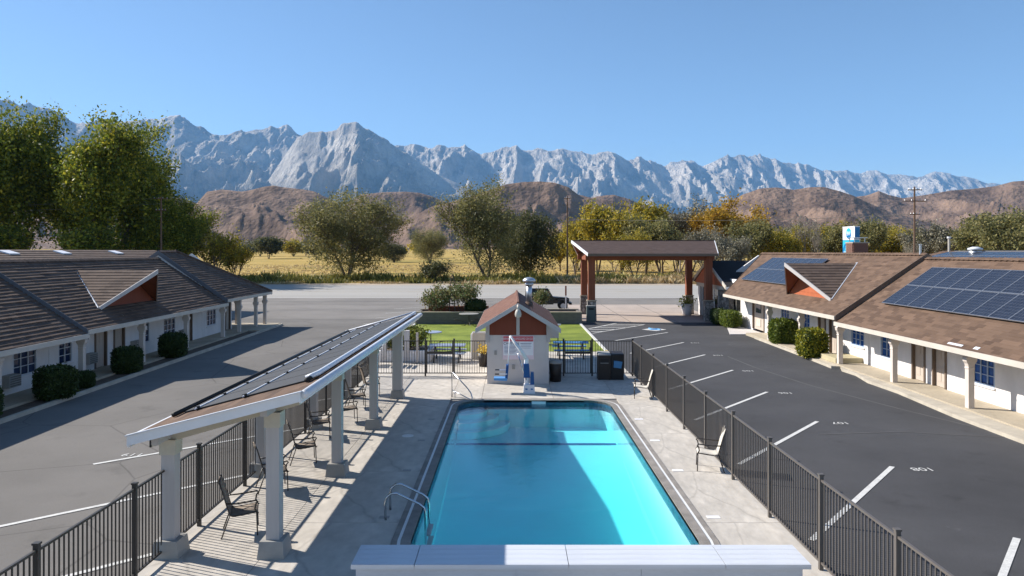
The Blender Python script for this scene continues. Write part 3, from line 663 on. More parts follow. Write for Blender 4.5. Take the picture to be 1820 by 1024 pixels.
# ------------------------------------------------------------------ sling chairs
def chair_meshes(sl):
    out = []
    def sling(name, prof, hw):
        b = MB(); A = []; B = []
        nrm = 0.012
        for y, z in prof:
            A.append(b.pts([(-hw, y, z), (0, y - 0.004, z - 0.012), (hw, y, z)])); B.append(b.pts([(-hw, y - nrm * .3, z - nrm), (0, y - .004 - nrm * .3, z - .012 - nrm), (hw, y - nrm * .3, z - nrm)]))
        for i in range(len(prof) - 1):
            for k in range(2):
                b.idx([A[i][k], A[i][k + 1], A[i + 1][k + 1], A[i + 1][k]]); b.idx([B[i][k + 1], B[i][k], B[i + 1][k], B[i + 1][k + 1]])
            b.idx([A[i][0], A[i + 1][0], B[i + 1][0], B[i][0]]); b.idx([A[i + 1][2], A[i][2], B[i][2], B[i + 1][2]])
        b.idx([A[0][0], B[0][0], B[0][2], A[0][2]]); b.idx([A[-1][2], B[-1][2], B[-1][0], A[-1][0]])
        out.append((name, b.mesh(name, sl, smooth=True)))
    sling('seat', [(0.28, 0.415), (0.25, 0.44), (0.15, 0.435), (0.0, 0.41), (-0.14, 0.40), (-0.21, 0.425)], 0.245)
    sling('backrest', [(-0.205, 0.43), (-0.24, 0.52), (-0.28, 0.68), (-0.33, 0.86), (-0.375, 1.0), (-0.40, 1.035), (-0.425, 1.03)], 0.245)
    for s in (-1, 1):
        b = MB(); x = 0.262 * s; b.tube([(x * 1.04, 0.27, 0), (x, 0.255, 0.42)], 0.0125, 6); out.append(('leg', b.mesh('leg', 'chairmetal', smooth=True)))
        b = MB(); b.tube([(x * 1.06, -0.36, 0), (x * 1.03, -0.29, 0.2), (x, -0.215, 0.42)], 0.0125, 6); out.append(('leg', b.mesh('leg', 'chairmetal', smooth=True)))
        b = MB(); b.tube([(x, 0.29, 0.41), (x, 0.24, 0.435), (x, 0.0, 0.405), (x, -0.16, 0.395), (x, -0.215, 0.42), (x, -0.29, 0.68), (x, -0.34, 0.86), (x, -0.40, 1.035)], 0.014, 6); out.append(('side_rail', b.mesh('side_rail', 'chairmetal', smooth=True)))
        b = MB(); x2 = 0.285 * s; b.tube([(x, 0.27, 0.41), (x2, 0.225, 0.50), (x2, 0.24, 0.59), (x2, 0.275, 0.635), (x2, 0.25, 0.66), (x2, 0.10, 0.645), (x2, -0.1, 0.63), (x, -0.285, 0.635)], 0.015, 6); out.append(('armrest', b.mesh('armrest', 'chairmetal', smooth=True)))
    b = MB(); b.tube([(-0.262, 0.255, 0.40), (0.262, 0.255, 0.40)], 0.0115, 6); b.tube([(-0.262, -0.215, 0.41), (0.262, -0.215, 0.41)], 0.0115, 6); b.tube([(-0.262, -0.40, 1.035), (0.262, -0.40, 1.035)], 0.012, 6); out.append(('cross_bar', b.mesh('cross_bar', 'chairmetal', smooth=True)))
    return out
CH = {k: chair_meshes(k) for k in ('sling', 'sling_pale')}
def chair(kind, x, y, rz, label, group=None):
    t = thing('patio_chair', label, 'chair', (x, y, 0.004), group); t.rotation_euler = (0, 0, rz)
    for n, me in CH[kind]:
        o = bpy.data.objects.new(n, me); C.objects.link(o); o.parent = t
    return t
G1 = 'sling chairs lined up under the canopy'
lbl = ['brown sling chair under the canopy, closest to the plank box', 'brown sling chair second along the canopy row from the plank box',
       'brown sling chair third along the canopy row from the plank box', 'brown sling chair in the middle of the canopy row, fourth from plank box',
       'brown sling chair third along the canopy row from the gate', 'brown sling chair second along the canopy row from the gate', 'brown sling chair under the canopy, closest to the gate']
for k, (x, y, a) in enumerate(((-5.10, 13.75, -72), (-5.33, 16.25, -66), (-5.25, 18.35, -70), (-5.52, 20.9, -75), (-5.15, 22.7, -68), (-5.3, 24.75, -72), (-5.25, 27.0, -66))):
    chair('sling', x, y, math.radians(a), lbl[k], G1)
chair('sling_pale', 4.80, 17.75, math.radians(78), 'sunlit pale sling chair against the fence beside the middle of the pool')
chair('sling_pale', 4.72, 26.4, math.radians(82), 'sunlit pale sling chair against the fence near the brown litter bins')

# ------------------------------------------------------------------ pool house
def pool_house():
    t = thing('pool_house', 'small grey pool house with red gable panel and brown shingle roof', 'shed', (0.24, 33, 0))
    x0, x1, y0, y1, zw = -1.0, 1.48, 29.2, 36.6, 2.2
    xc = 0.24; hw = 1.66; zr_, ze = 3.26, 2.26; ya, yb = 28.62, 37.3
    b = MB(); b.bb((x0, y0, 0), (x1, y1, zw)); b.build('wall', 'stucco_grey', t)
    b = MB()
    for yy, d in ((y0 - 0.012, 1), (y1 + 0.012, -1)):
        P = [(x0, yy, 1.96), (x1, yy, 1.96), (x1, yy, 2.35), (xc, yy, 3.08), (x0, yy, 2.35)]
        b.face(P if d > 0 else P[::-1])
    b.hexa([(x0 + .01, y0, zw), (x1 - .01, y0, zw), (xc, y0, 3.1)], [(x0 + .01, y1, zw), (x1 - .01, y1, zw), (xc, y1, 3.1)])
    b.build('gable_panel', 'rust', t)
    pbox('gable_batten', 'colpaint', t, (xc, y0 - 0.035, 2.48), (0.13, 0.04, 1.06))
    for x in (x0 + 0.02, x1 - 0.02): pbox('corner_bracket', 'colpaint', t, (x, y0 - 0.05, 2.05), (0.15, 0.10, 0.75))
    for s in (-1, 1):
        b = MB(); n = 14
        for k in range(n):
            f0, f1 = k / n, (k + 1) / n
            xa, xb = xc + s * hw * (1 - f0), xc + s * hw * (1 - f1)
            za, zb = ze + (zr_ - ze) * f0, ze + (zr_ - ze) * f1
            Q = [(xa, ya, za + .028), (xa, yb, za + .028), (xb, yb, zb + .006), (xb, ya, zb + .006)]
            b.face(Q if s < 0 else Q); R = [(xa, ya, za), (xa, yb, za), (xa, yb, za + .028), (xa, ya, za + .028)]; b.face(R)
        b.face([(xc + s * hw, ya, ze - .05), (xc, ya, zr_ - .05), (xc, yb, zr_ - .05), (xc + s * hw, yb, ze - .05)])
        b.build('roof_slope', 'roof_shed', t)
        for y in (ya, yb):
            b = MB(); q = s * (hw + 0.03)
            b.hexa([(xc + q, y - .02, ze - .17), (xc, y - .02, zr_ - .15), (xc, y + .02, zr_ - .15), (xc + q, y + .02, ze - .17)], [(xc + q, y - .02, ze + .02), (xc, y - .02, zr_ + .03), (xc, y + .02, zr_ + .03), (xc + q, y + .02, ze + .02)]); b.build('rake_board', 'colpaint', t)
        pbox('eave_board', 'colpaint', t, (xc + s * hw, (ya + yb) / 2, ze - 0.07), (0.04, yb - ya, 0.14))
    b = MB(); b.tube([(xc, ya, zr_ + .02), (xc, yb, zr_ + .02)], 0.07, 6); b.build('ridge_cap', 'roof_shed', t)
    # lamp on the gable
    b = MB(); b.tube([(xc, ya - .02, 3.1), (xc, ya - .12, 3.2), (xc, ya - .2, 3.05)], 0.05, 8); b.lathe([(0.04, 0.20), (0.08, 0.18), (0.12, 0.08), (0.13, 0.0), (0.115, -0.10), (0.07, -0.12)], (xc, ya - .2, 2.86), 14); lp = b.build('floodlight', 'beige', t, True)
    # flue with conical cowl on the right slope
    b = MB(); fx, fy = 0.74, 31.4; b.lathe([(0.16, 2.7), (0.16, 3.15)], (fx, fy, 0), 14); fl = b.build('flue_base', 'roof_dark', t, True)
    b = MB(); b.lathe([(0.125, 3.15), (0.125, 3.85)], (fx, fy, 0), 14); b.lathe([(0.17, 3.85), (0.19, 3.92), (0.17, 3.96)], (fx, fy, 0), 14); b.lathe([(0.10, 3.96), (0.27, 4.02), (0.29, 4.08), (0.20, 4.17), (0.06, 4.21)], (fx, fy, 0), 16); b.build('flue_pipe', 'galv', fl, True)
    # wall fittings
    pbox('switch_plate', 'greybox', t, (-0.66, y0 - .012, 1.25), (0.10, 0.02, 0.17)); pbox('socket_box', 'greybox', t, (0.06, y0 - .02, 0.68), (0.12, 0.04, 0.18))
    return t
pool_house()
def warning_sign():
    y = 29.2 - 0.03
    t = thing('pool_rules_sign', 'white pool rules board with red heading on the pool house wall', 'sign', (0.25, y, 1.3))
    x0, x1, z0, z1 = -0.38, 0.88, 0.98, 1.94
    b = MB(); b.bb((x0, y, z0), (x1, y + 0.02, z1)); b.build('board', 'signpink', t)
    pbox('heading_band', 'signred', t, ((x0 + x1) / 2, y - .004, 1.81), (x1 - x0 - 0.06, 0.006, 0.2))
    pbox('text_field', 'signwhite', t, ((x0 + x1) / 2, y - .004, 1.42), (x1 - x0 - 0.06, 0.006, 0.54))
    text('heading', 'WARNING NO LIFEGUARD ON DUTY', 'signwhite', t, (0.25, y - .010, 1.81), 0.118, (PI / 2, 0, 0), 0.001, 0.68)
    text('heading', 'CAUTION', 'ink', t, (-0.03, y - .010, 1.62), 0.15, (PI / 2, 0, 0), 0.001, 0.92)
    for k in range(6): pbox('small_print', 'ink_grey', t, (-0.06 - 0.02 * (k % 3), y - .009, 1.52 - 0.055 * k), (0.50 - 0.04 * (k % 3), 0.004, 0.022))
    for k in range(4): pbox('small_print', 'ink_grey', t, (0.56, y - .009, 1.62 - 0.06 * k), (0.44 - 0.05 * (k % 2), 0.004, 0.03 if k == 0 else 0.016))
warning_sign()
def pool_lift():
    t = thing('pool_lift', 'white and blue pool lift with hanging seat beside the shallow end', 'pool lift', (0.62, 27.35, 0))
    X, Y = 0.62, 27.35
    b = MB(); b.hexa([(X - .2, Y - .22, 0), (X + .24, Y - .22, 0), (X + .24, Y + .22, 0), (X - .2, Y + .22, 0)], [(X - .17, Y - .18, 0.32), (X + .22, Y - .18, 0.32), (X + .22, Y + .18, 0.32), (X - .17, Y + .18, 0.32)]); b.build('base', 'signwhite', t)
    for dx in (-.08, .12): pbox('emblem', 'bwblue', t, (X + dx, Y - .215, 0.17), (0.08, 0.006, 0.05))
    b = MB(); b.tube([(X - .06, Y, 0.3), (X - .08, Y, 1.28)], 0.085, 8); b.build('mast', 'signwhite', t)
    b = MB(); b.hexa([(X - .18, Y - .12, .58), (X + .06, Y - .12, .58), (X + .06, Y + .12, .58), (X - .18, Y + .12, .58)], [(X - .19, Y - .10, 1.10), (X + .02, Y - .10, 1.10), (X + .02, Y + .10, 1.10), (X - .19, Y + .10, 1.10)]); b.build('mast_cover', 'blue', t)
    b = MB(); b.hexa([(X + .06, Y - .10, .32), (X + .22, Y - .10, .32), (X + .22, Y + .10, .32), (X + .06, Y + .10, .32)], [(X + .08, Y - .09, .78), (X + .20, Y - .09, .78), (X + .20, Y + .09, .78), (X + .08, Y + .09, .78)]); b.build('battery_cover', 'blue', t)
    b = MB(); b.tube([(X - .06, Y, 1.22), (X - .26, Y, 1.55), (X - .70, Y, 2.14)], 0.085, 8, r2=0.045); b.build('boom', 'whitepaint', t, True)
    b = MB(); b.tube([(X - .10, Y - .1, 0.5), (X - .40, Y - .06, 1.5)], 0.022, 6); b.build('actuator', 'steel', t, True)
    b = MB(); b.tube([(X - .70, Y, 2.14), (X - .74, Y, 1.5), (X - .78, Y, 0.95)], 0.025, 6); b.build('hanger', 'whitepaint', t, True)
    b = MB(); b.hexa([(X - .88, Y - .22, .52), (X - .78, Y - .22, .56), (X - .78, Y + .22, .56), (X - .88, Y + .22, .52)], [(X - .84, Y - .2, 1.05), (X - .74, Y - .2, 1.07), (X - .74, Y + .2, 1.07), (X - .84, Y + .2, 1.05)]); b.build('seat_back', 'blue', t)
    b = MB(); b.hexa([(X - 1.30, Y - .22, .50), (X - .80, Y - .22, .48), (X - .80, Y + .22, .48), (X - 1.30, Y + .22, .50)], [(X - 1.30, Y - .22, .58), (X - .80, Y - .22, .58), (X - .80, Y + .22, .58), (X - 1.30, Y + .22, .58)]); b.build('seat', 'lightblue', t)
    for dy in (-.22, .22):
        b = MB(); b.tube([(X - .80, Y + dy, .78 + dy * .2), (X - 1.12, Y + dy, .78 + dy * .2)], 0.016, 6); a = b.build('armrest', 'signwhite', t)
        b = MB(); b.tube([(X - 1.10, Y + dy, .78 + dy * .2), (X - 1.26, Y + dy, .78 + dy * .2)], 0.024, 6); b.build('grip', 'black', a)
pool_lift()
def litter_bins():
    t = thing('litter_bin', 'dark brown double litter bin with blue recycling flap', 'bin', (4.1, 30.3, 0))
    for k, x in enumerate((3.83, 4.37)):
        b = MB(); b.bb((x - .26, 30.05, 0.0), (x + .26, 30.58, 1.02)); b.build('body', 'bin' if k == 0 else 'black', t)
        b = MB(); b.hexa([(x - .27, 30.03, 1.02), (x + .27, 30.03, 1.02), (x + .27, 30.6, 1.02), (x - .27, 30.6, 1.02)], [(x - .25, 30.06, 1.07), (x + .25, 30.06, 1.07), (x + .25, 30.6, 1.13), (x - .25, 30.6, 1.13)]); b.build('lid', 'greybox' if k == 0 else 'bin', t)
    pbox('opening', 'black', t, (3.83, 30.04, 0.80), (0.32, 0.03, 0.17)); pbox('opening_lip', 'greybox', t, (3.83, 30.035, 0.70), (0.34, 0.03, 0.025))
    b = MB(); b.hexa([(4.20, 30.03, .52), (4.52, 30.03, .48), (4.52, 30.05, .48), (4.20, 30.05, .52)], [(4.22, 29.97, .80), (4.56, 29.97, .76), (4.56, 30.05, .76), (4.22, 30.05, .80)]); b.build('recycling_flap', 'bluepaint', t)
    t = thing('litter_bin', 'slim dark litter bin with grey lid against the pool house corner', 'bin', (1.78, 29.75, 0))
    b = MB(); b.lathe([(0.23, 0), (0.26, 0.72), (0.24, 0.74)], (1.78, 29.75, 0), 14); b.build('body', 'bin', t, True)
    b = MB(); b.lathe([(0.29, 0.74), (0.29, 0.80), (0.16, 0.88), (0.05, 0.89)], (1.78, 29.75, 0), 14); b.build('lid', 'greybox', t, True)
litter_bins()

# ------------------------------------------------------------------ lawn court behind the pool house
LX0, LX1 = -7.15, 5.05
sheet('patio', 'concrete', rect(LX0, 5.15, 31.3, 38.7), -0.012)
sheet('lawn', 'lawn', rect(LX0 + .12, LX1 - .1, 38.7, 53.4), 0.0)
def kerb_strip(x0, x1, y0, y1, m='kerb', z=0.06):
    b = MB(); b.bb((x0, y0, -0.05), (x1, y1, z)); return struct(b.build('kerb', m))
kerb_strip(LX0 - .02, LX0 + .12, 33.0, 53.4, 'paint'); kerb_strip(LX1 - .1, LX1 + .05, 38.7, 53.4, 'paint'); kerb_strip(LX1 - .1, LX1 + .05, 34.0, 38.69, M.setdefault('kerbyellow', mat('kerbyellow', (0.65, 0.48, 0.12), 0.7, 0.2, 4)))
def planter():
    t = thing('block_planter', 'low grey block planter wall behind the lawn, stepped in two tiers', 'planter', (-1, 54, 0))
    x0, x1 = -7.1, 5.15
    for (a, c, y0, y1, h) in ((x0, x1, 53.4, 53.65, 0.83), (x0, x1, 56.3, 56.5, 0.83)):
        n = 12
        for k in range(n):
            for r in range(4):
                of = 0.0 if r % 2 == 0 else 0.5
                xa = a + (c - a) / n * (k + of); xb = min(c, xa + (c - a) / n)
                if xb - xa > 0.05: pbox('block', 'block', t, ((xa + xb) / 2, (y0 + y1) / 2, h / 4 * (r + .5)), (xb - xa - .008, y1 - y0, h / 4 - .006))
            if True: pass
        pbox('core', 'block', t, ((a + c) / 2, (y0 + y1) / 2, h / 2 - .01), (c - a - .02, y1 - y0 - .02, h - .02))
        for k in range(8):
            xa = a + (c - a) / 8 * k; pbox('cap_block', 'walk', t, (xa + (c - a) / 16, (y0 + y1) / 2, h + .03), ((c - a) / 8 - .01, y1 - y0 + .06, 0.06))
    for x in (x0 + .1, x1 - .1): pbox('end_wall', 'block', t, (x, 54.97, 0.41), (0.2, 2.6, 0.82))
    pbox('soil', 'soil', t, (-1, 54.97, 0.36), (x1 - x0 - .3, 2.6, 0.72))
    pbox('upper_tier', 'timber', t, (-4.1, 55.6, 0.95), (4.6, 0.16, 0.36)); pbox('upper_tier', 'timber', t, (-4.1, 56.15, 0.95), (4.6, 0.16, 0.36))
    return t
planter()
def table_round(x, y, r, h, label, m='tabletop'):
    t = thing('garden_table', label, 'table', (x, y, 0))
    b = MB(); b.lathe([(r, h - .03), (r, h), (r - .02, h + .01)], (x, y, 0), 20); b.build('tabletop', m, t)
    b = MB(); b.tube([(x, y, 0), (x, y, h - .03)], 0.03, 8); b.build('pedestal', 'iron', t)
    for k in range(4):
        a = k * PI / 2 + .4; b = MB(); b.tube([(x, y, 0.25), (x + .2 * math.cos(a), y + .2 * math.sin(a), 0.08), (x + .36 * math.cos(a), y + .36 * math.sin(a), 0.01)], 0.016, 6); b.build('foot', 'iron', t)
    for k in range(3):
        a = k * 2 * PI / 3 + .9; cx, cy = x + (r + .25) * math.cos(a), y + (r + .25) * math.sin(a)
        b = MB(); b.lathe([(0.17, .43), (0.17, .45)], (cx, cy, 0), 12); s = b.build('stool', 'iron', t)
        b = MB(); b.tube([(cx, cy, .43), (x + .1 * math.cos(a), y + .1 * math.sin(a), 0.2)], 0.016, 6); b.build('stool_arm', 'iron', s)
table_round(-4.35, 38.9, 0.60, 1.02, 'round pale blue metal table at the front edge of the lawn')
table_round(-3.1, 52.3, 0.72, 0.86, 'round grey metal table in front of the block planter', 'greybox')
def picnic(x, y, label, top):
    t = thing('picnic_table', label, 'picnic table', (x, y, 0))
    for k in range(4): pbox('top_plank', top, t, (x, y - .33 + .22 * k, 0.76), (1.75, 0.20, 0.05))
    for s in (-1, 1): pbox('bench_plank', top, t, (x, y + s * .78, 0.45), (1.75, 0.26, 0.05))
    for s in (-1, 1):
        b = MB(); b.tube([(x + s * .6, y - .75, 0), (x + s * .6, y - .2, 0.73)], 0.03, 6); b.tube([(x + s * .6, y + .75, 0), (x + s * .6, y + .2, 0.73)], 0.03, 6); b.tube([(x + s * .6, y - .8, 0.42), (x + s * .6, y + .8, 0.42)], 0.025, 6); b.build('leg_frame', 'iron', t)
picnic(-3.15, 35.4, 'slate blue picnic table on the patio behind the left gate', 'tabletop')
picnic(2.95, 36.6, 'slate blue picnic table on the patio behind the right gate', 'lightblue')
def low_wall():
    t = thing('stucco_planter', 'low white stucco planter wall on the patio beside the gate', 'planter', (-5.3, 35.6, 0))
    b = MB(); b.bb((-7.0, 35.1, 0), (-3.95, 35.35, 0.52)); b.build('front_wall', 'stucco', t)
    b = MB(); b.bb((-7.0, 36.9, 0), (-3.95, 37.1, 0.52)); b.build('back_wall', 'stucco', t)
    b = MB(); b.bb((-4.15, 35.36, 0), (-3.95, 36.89, 0.52)); b.build('side_wall', 'stucco', t)
    pbox('soil', 'soil', t, (-5.6, 36.1, 0.2), (2.8, 1.5, 0.4))
    for x in (-6.2, -5.1): pbox('pier', 'stucco_grey', t, (x, 35.2, 0.75), (0.25, 0.25, 1.5 * .5 + .75))
low_wall()
def lounge(x, y):
    t = thing('lounge_chair', 'white slatted lounge chair beside the stucco planter', 'chair', (x, y, 0))
    for k in range(7): pbox('slat', 'whitepaint', t, (x, y - .5 + .15 * k, 0.42), (0.62, 0.12, 0.03))
    for k in range(5): pbox('back_slat', 'whitepaint', t, (x + .36 + .07 * k, y, 0.52 + .14 * k), (0.03, 1.05, 0.12))
    for a in (-.25, .25):
        for c in (-.45, .45): pbox('leg', 'whitepaint', t, (x + a, y + c, 0.2), (0.05, 0.05, 0.4))
lounge(-6.55, 34.0); 
t = thing('garden_post', 'slim pale post standing before the lime green bush', 'post', (-4.52, 34.6, 0)); b = MB(); b.bb((-4.57, 34.55, 0), (-4.47, 34.65, 1.45)); b.build('shaft', 'post', t); pbox('base_plate', 'greybox', t, (-4.52, 34.6, 0.02), (0.42, 0.25, 0.04))
def beige_cabinet():
    t = thing('ice_cabinet', 'tall rounded beige cabinet beside the pool house wall', 'cabinet', (-1.62, 36.2, 0))
    b = MB(); P = [(-1.98, .0), (-1.28, .0), (-1.28, 1.22), (-1.33, 1.30), (-1.93, 1.30), (-1.98, 1.22)]
    b.hexa([(x, 35.9, z) for x, z in P], [(x, 36.5, z) for x, z in P]); b.build('body', 'beige', t)
    b = MB(); b.tube([(-2.0, 35.88, 0), (-2.0, 35.88, 1.22), (-1.93, 35.88, 1.33), (-1.33, 35.88, 1.33), (-1.26, 35.88, 1.22), (-1.26, 35.88, 0)], 0.05, 6); b.build('frame', 'stucco', t)
beige_cabinet()
def flowerpot(x, y, label, r=.25, h=.5, m='bin'):
    t = thing('flower_pot', label, 'flower pot', (x, y, 0))
    b = MB(); b.lathe([(r * .75, 0), (r, h), (r * .9, h), (r * .85, h - .05)], (x, y, 0), 16); b.build('pot', m, t, True)
    return t
fp1 = flowerpot(-1.33, 33.7, 'dark pot of yellow flowers beside the pool house', .26, .62)
def board_stand():
    t = thing('notice_board', 'tan notice board on legs behind the pool house corner', 'sign', (2.1, 37.6, 0))
    b = MB(); b.bb((1.62, 37.55, 0.85), (2.42, 37.62, 1.5)); b.build('panel', 'beige', t); pbox('header', 'whitepaint', t, (2.05, 37.58, 1.54), (0.95, 0.12, 0.06))
    for x in (1.66, 2.38): pbox('leg', 'iron', t, (x, 37.58, 0.45), (0.05, 0.05, 0.9))
    pbox('shelf', 'iron', t, (2.02, 37.55, 0.5), (0.75, 0.3, 0.03))
board_stand()
def barbecue():
    t = thing('flat_cart', 'weathered timber platform on wheels behind the planter', 'cart', (4.1, 58.2, 0))
    for k in range(4): pbox('plank', 'oak', t, (4.0, 57.7 + .3 * k, .60), (2.3, 0.28, 0.08))
    pbox('side_rail', 'oak', t, (4.0, 57.55, 0.50), (2.3, 0.08, 0.14))
    for x in (3.0, 5.0): pbox('leg', 'oak', t, (x, 58.2, 0.27), (0.12, 0.9, 0.55))
barbecue()
t = thing('marker_post', 'thin white post with rust red top beside the parked jeep', 'post', (4.45, 60.0, 0)); pbox('shaft', 'whitepaint', t, (4.45, 60, 0.85), (0.09, 0.09, 1.7)); pbox('tip', 'rust', t, (4.45, 60, 2.1), (0.12, 0.12, 0.8))

# ------------------------------------------------------------------ parked off-roader
def jeep():
    t = thing('off_road_car', 'black hardtop off-road car parked beyond the planter, nose to the right', 'car', (3.2, 66.5, 0))
    def at(P): return [(3.2 + x, 66.5 + y, z) for x, y, z in P]
    def hx(name, m, bot, top): b = MB(); b.hexa(at(bot), at(top)); return b.build(name, m, t)
    paint = M.setdefault('carpaint', mat('carpaint', (0.010, 0.011, 0.012), 0.25, 0.1, 2, spec=0.6))
    W = .78
    hx('body_tub', 'carpaint', [(-2.0, -W, .55), (.55, -W, .55), (.55, W, .55), (-2.0, W, .55)], [(-2.0, -W, 1.2), (.55, -W, 1.2), (.55, W, 1.2), (-2.0, W, 1.2)])
    hx('bonnet', 'carpaint', [(.55, -.68, .62), (1.95, -.60, .62), (1.95, .60, .62), (.55, .68, .62)], [(.55, -.68, 1.22), (1.92, -.55, 1.12), (1.92, .55, 1.12), (.55, .68, 1.22)])
    hx('hardtop', 'black', [(-2.0, -.74, 1.2), (.50, -.74, 1.2), (.50, .74, 1.2), (-2.0, .74, 1.2)], [(-1.92, -.62, 1.86), (.15, -.62, 1.86), (.15, .62, 1.86), (-1.92, .62, 1.86)])
    hx('windscreen', 'glass_dark', [(.505, -.68, 1.22), (.525, -.68, 1.22), (.525, .68, 1.22), (.505, .68, 1.22)], [(.16, -.58, 1.82), (.18, -.58, 1.82), (.18, .58, 1.82), (.16, .58, 1.82)])
    for x0, x1 in ((-.75, .25), (-1.85, -.85)):
        hx('side_window', 'glass_dark', [(x0, -.745, 1.28), (x1, -.745, 1.28), (x1, -.735, 1.28), (x0, -.735, 1.28)], [(x0 + .04, -.665, 1.74), (x1 - .12, -.665, 1.74), (x1 - .12, -.655, 1.74), (x0 + .04, -.655, 1.74)])
    pbox('door', 'carpaint', t, (3.2 - .3, 66.5 - W - .008, .9), (1.05, .02, .52)); pbox('front_bumper', 'black', t, (3.2 + 2.12, 66.5, .62), (.2, 1.6, .2)); pbox('grille', 'black', t, (3.2 + 1.965, 66.5, .88), (.03, 1.0, .42))
    for s in (-1, 1):
        hx('fender', 'black', [(.85, s * .95 - .2, .93), (2.0, s * .95 - .2, .93), (2.0, s * .95 + .2, .93), (.85, s * .95 + .2, .93)], [(1.0, s * .95 - .2, 1.02), (1.85, s * .95 - .2, 1.02), (1.85, s * .95 + .2, 1.02), (1.0, s * .95 + .2, 1.02)])
        b = MB(); b.lathe([(.12, 0), (.12, .03)], (0, 0, 0), 14); h = place('headlight', b.mesh('headlight', 'drain'), t, (3.2 + 1.98, 66.5 + s * .46, .95), (0, PI / 2, 0))
        for x in (1.42, -1.35):
            b = MB(); b.lathe([(.25, -.13), (.40, -.125), (.42, -.06), (.42, .06), (.40, .125), (.25, .13)], (0, 0, 0), 20); wh = place('wheel', b.mesh('wheel', 'rubber', smooth=False), t, (3.2 + x, 66.5 + s * .82, .42), (PI / 2, 0, 0))
            b = MB(); b.lathe([(.24, -.135), (.20, -.10), (.06, -.12)], (0, 0, 0), 12); b.lathe([(.24, .135), (.20, .10), (.06, .12)], (0, 0, 0), 12); r = link('rim', b.mesh('rim', 'galv'), wh, wl(wh))
    pbox('roof_rack', 'black', t, (3.2 - .9, 66.5, 1.93), (2.0, 1.1, .05)); pbox('mirror', 'black', t, (3.2 + .42, 66.5 - .95, 1.25), (.1, .22, .18))
jeep()

# ------------------------------------------------------------------ porte-cochere
def porte():
    t = thing('entrance_canopy', 'tall entrance canopy with shingle roof on four timber posts with stone bases', 'canopy', (10.6, 59, 0))
    for x, y in ((6.12, 55.9), (15.12, 55.9), (6.2, 62.4), (15.2, 62.4)):
        pbox('post', 'timber', t, (x, y, 3.35), (0.52, 0.52, 3.7))
        b = MB(); s = 0.36
        b.hexa([(x - s, y - s, 0), (x + s, y - s, 0), (x + s, y + s, 0), (x - s, y + s, 0)], [(x - s + .04, y - s + .04, 1.55), (x + s - .04, y - s + .04, 1.55), (x + s - .04, y + s - .04, 1.55), (x - s + .04, y + s - .04, 1.55)]); bs = b.build('stone_base', 'stone', t)
        pbox('stone_cap', 'walk', bs, (x, y, 1.58), (0.74, 0.74, 0.06))
    for y in (55.9, 62.4): pbox('beam', 'timber', t, (10.6, y, 4.92), (9.9, 0.36, 0.52))
    for x in (6.15, 15.15): pbox('side_beam', 'timber', t, (x, 59.15, 4.92), (0.36, 6.2, 0.50))
    yf, yr, yb = 54.9, 59.15, 63.4; ze, zr_ = 5.17, 6.22
    xl, xlr, xr, xrr = 5.75, 4.85, 15.6, 16.5
    n = 16
    for (ya, s) in ((yf, 1), (yb, -1)):
        b = MB()
        for k in range(n):
            f0, f1 = k / n, (k + 1) / n
            q = lambda f: (xl + (xlr - xl) * f, xr + (xrr - xr) * f, ya + (yr - ya) * f, ze + (zr_ - ze) * f)
            a0, a1, y0, z0 = q(f0); c0, c1, y1, z1 = q(f1)
            b.face([(a0, y0, z0 + .02), (a1, y0, z0 + .02), (c1, y1, z1 + .004), (c0, y1, z1 + .004)])
            b.face([(a0, y0, z0 - .002), (a1, y0, z0 - .002), (a1, y0, z0 + .02), (a0, y0, z0 + .02)])
        b.build('roof_slope', 'roof_porte', t)
        b = MB(); b.face([(xl, ya, ze - .16), (xlr, yr, zr_ - .16), (xrr, yr, zr_ - .16), (xr, ya, ze - .16)]); b.build('soffit', 'timber', t)
        pbox('fascia', 'doorframe', t, ((xl + xr) / 2, ya, ze - .09), (xr - xl, .05, .2))
        for (x0, x1) in ((xl, xlr), (xr, xrr)):
            b = MB(); b.hexa([(x0 - .03, ya, ze - .19), (x0 + .03, ya, ze - .19), (x1 + .03, yr, zr_ - .19), (x1 - .03, yr, zr_ - .19)], [(x0 - .03, ya, ze + .04), (x0 + .03, ya, ze + .04), (x1 + .03, yr, zr_ + .04), (x1 - .03, yr, zr_ + .04)]); b.build('rake_board', 'whitepaint', t)
    for x in (xl + .5, xr - .3):
        b = MB(); b.hexa([(x, 55.9, 5.1), (x, 62.4, 5.1), (x, 59.15, 6.0)], [(x + .05, 55.9, 5.1), (x + .05, 62.4, 5.1), (x + .05, 59.15, 6.0)]); b.build('gable_panel', 'timber', t)
    pbox('ridge_cap', 'roof_porte', t, ((xlr + xrr) / 2, yr, zr_ + .02), (xrr - xlr, .25, .05))
porte()
t = thing('post_bin', 'grey green litter bin standing at the foot of the front timber post', 'bin', (6.0, 55.3, 0)); b = MB(); b.hexa([(5.68, 55.05, 0), (6.32, 55.05, 0), (6.32, 55.5, 0), (5.68, 55.5, 0)], [(5.68, 55.05, 1.15), (6.32, 55.05, 1.15), (6.32, 55.5, 1.15), (5.68, 55.5, 1.15)]); b.build('body', M.setdefault('greenbin', mat('greenbin', (0.10, 0.125, 0.115), 0.6, 0.1, 3)), t); pbox('hood', 'greybox', t, (6.0, 55.27, 1.19), (.7, .5, .08)); pbox('opening', 'black', t, (6.0, 55.04, 0.98), (.4, .02, .14))
fp2 = flowerpot(14.75, 61.2, 'square pale planter pot with ferns beside the entrance door', .5, .95, 'stucco')

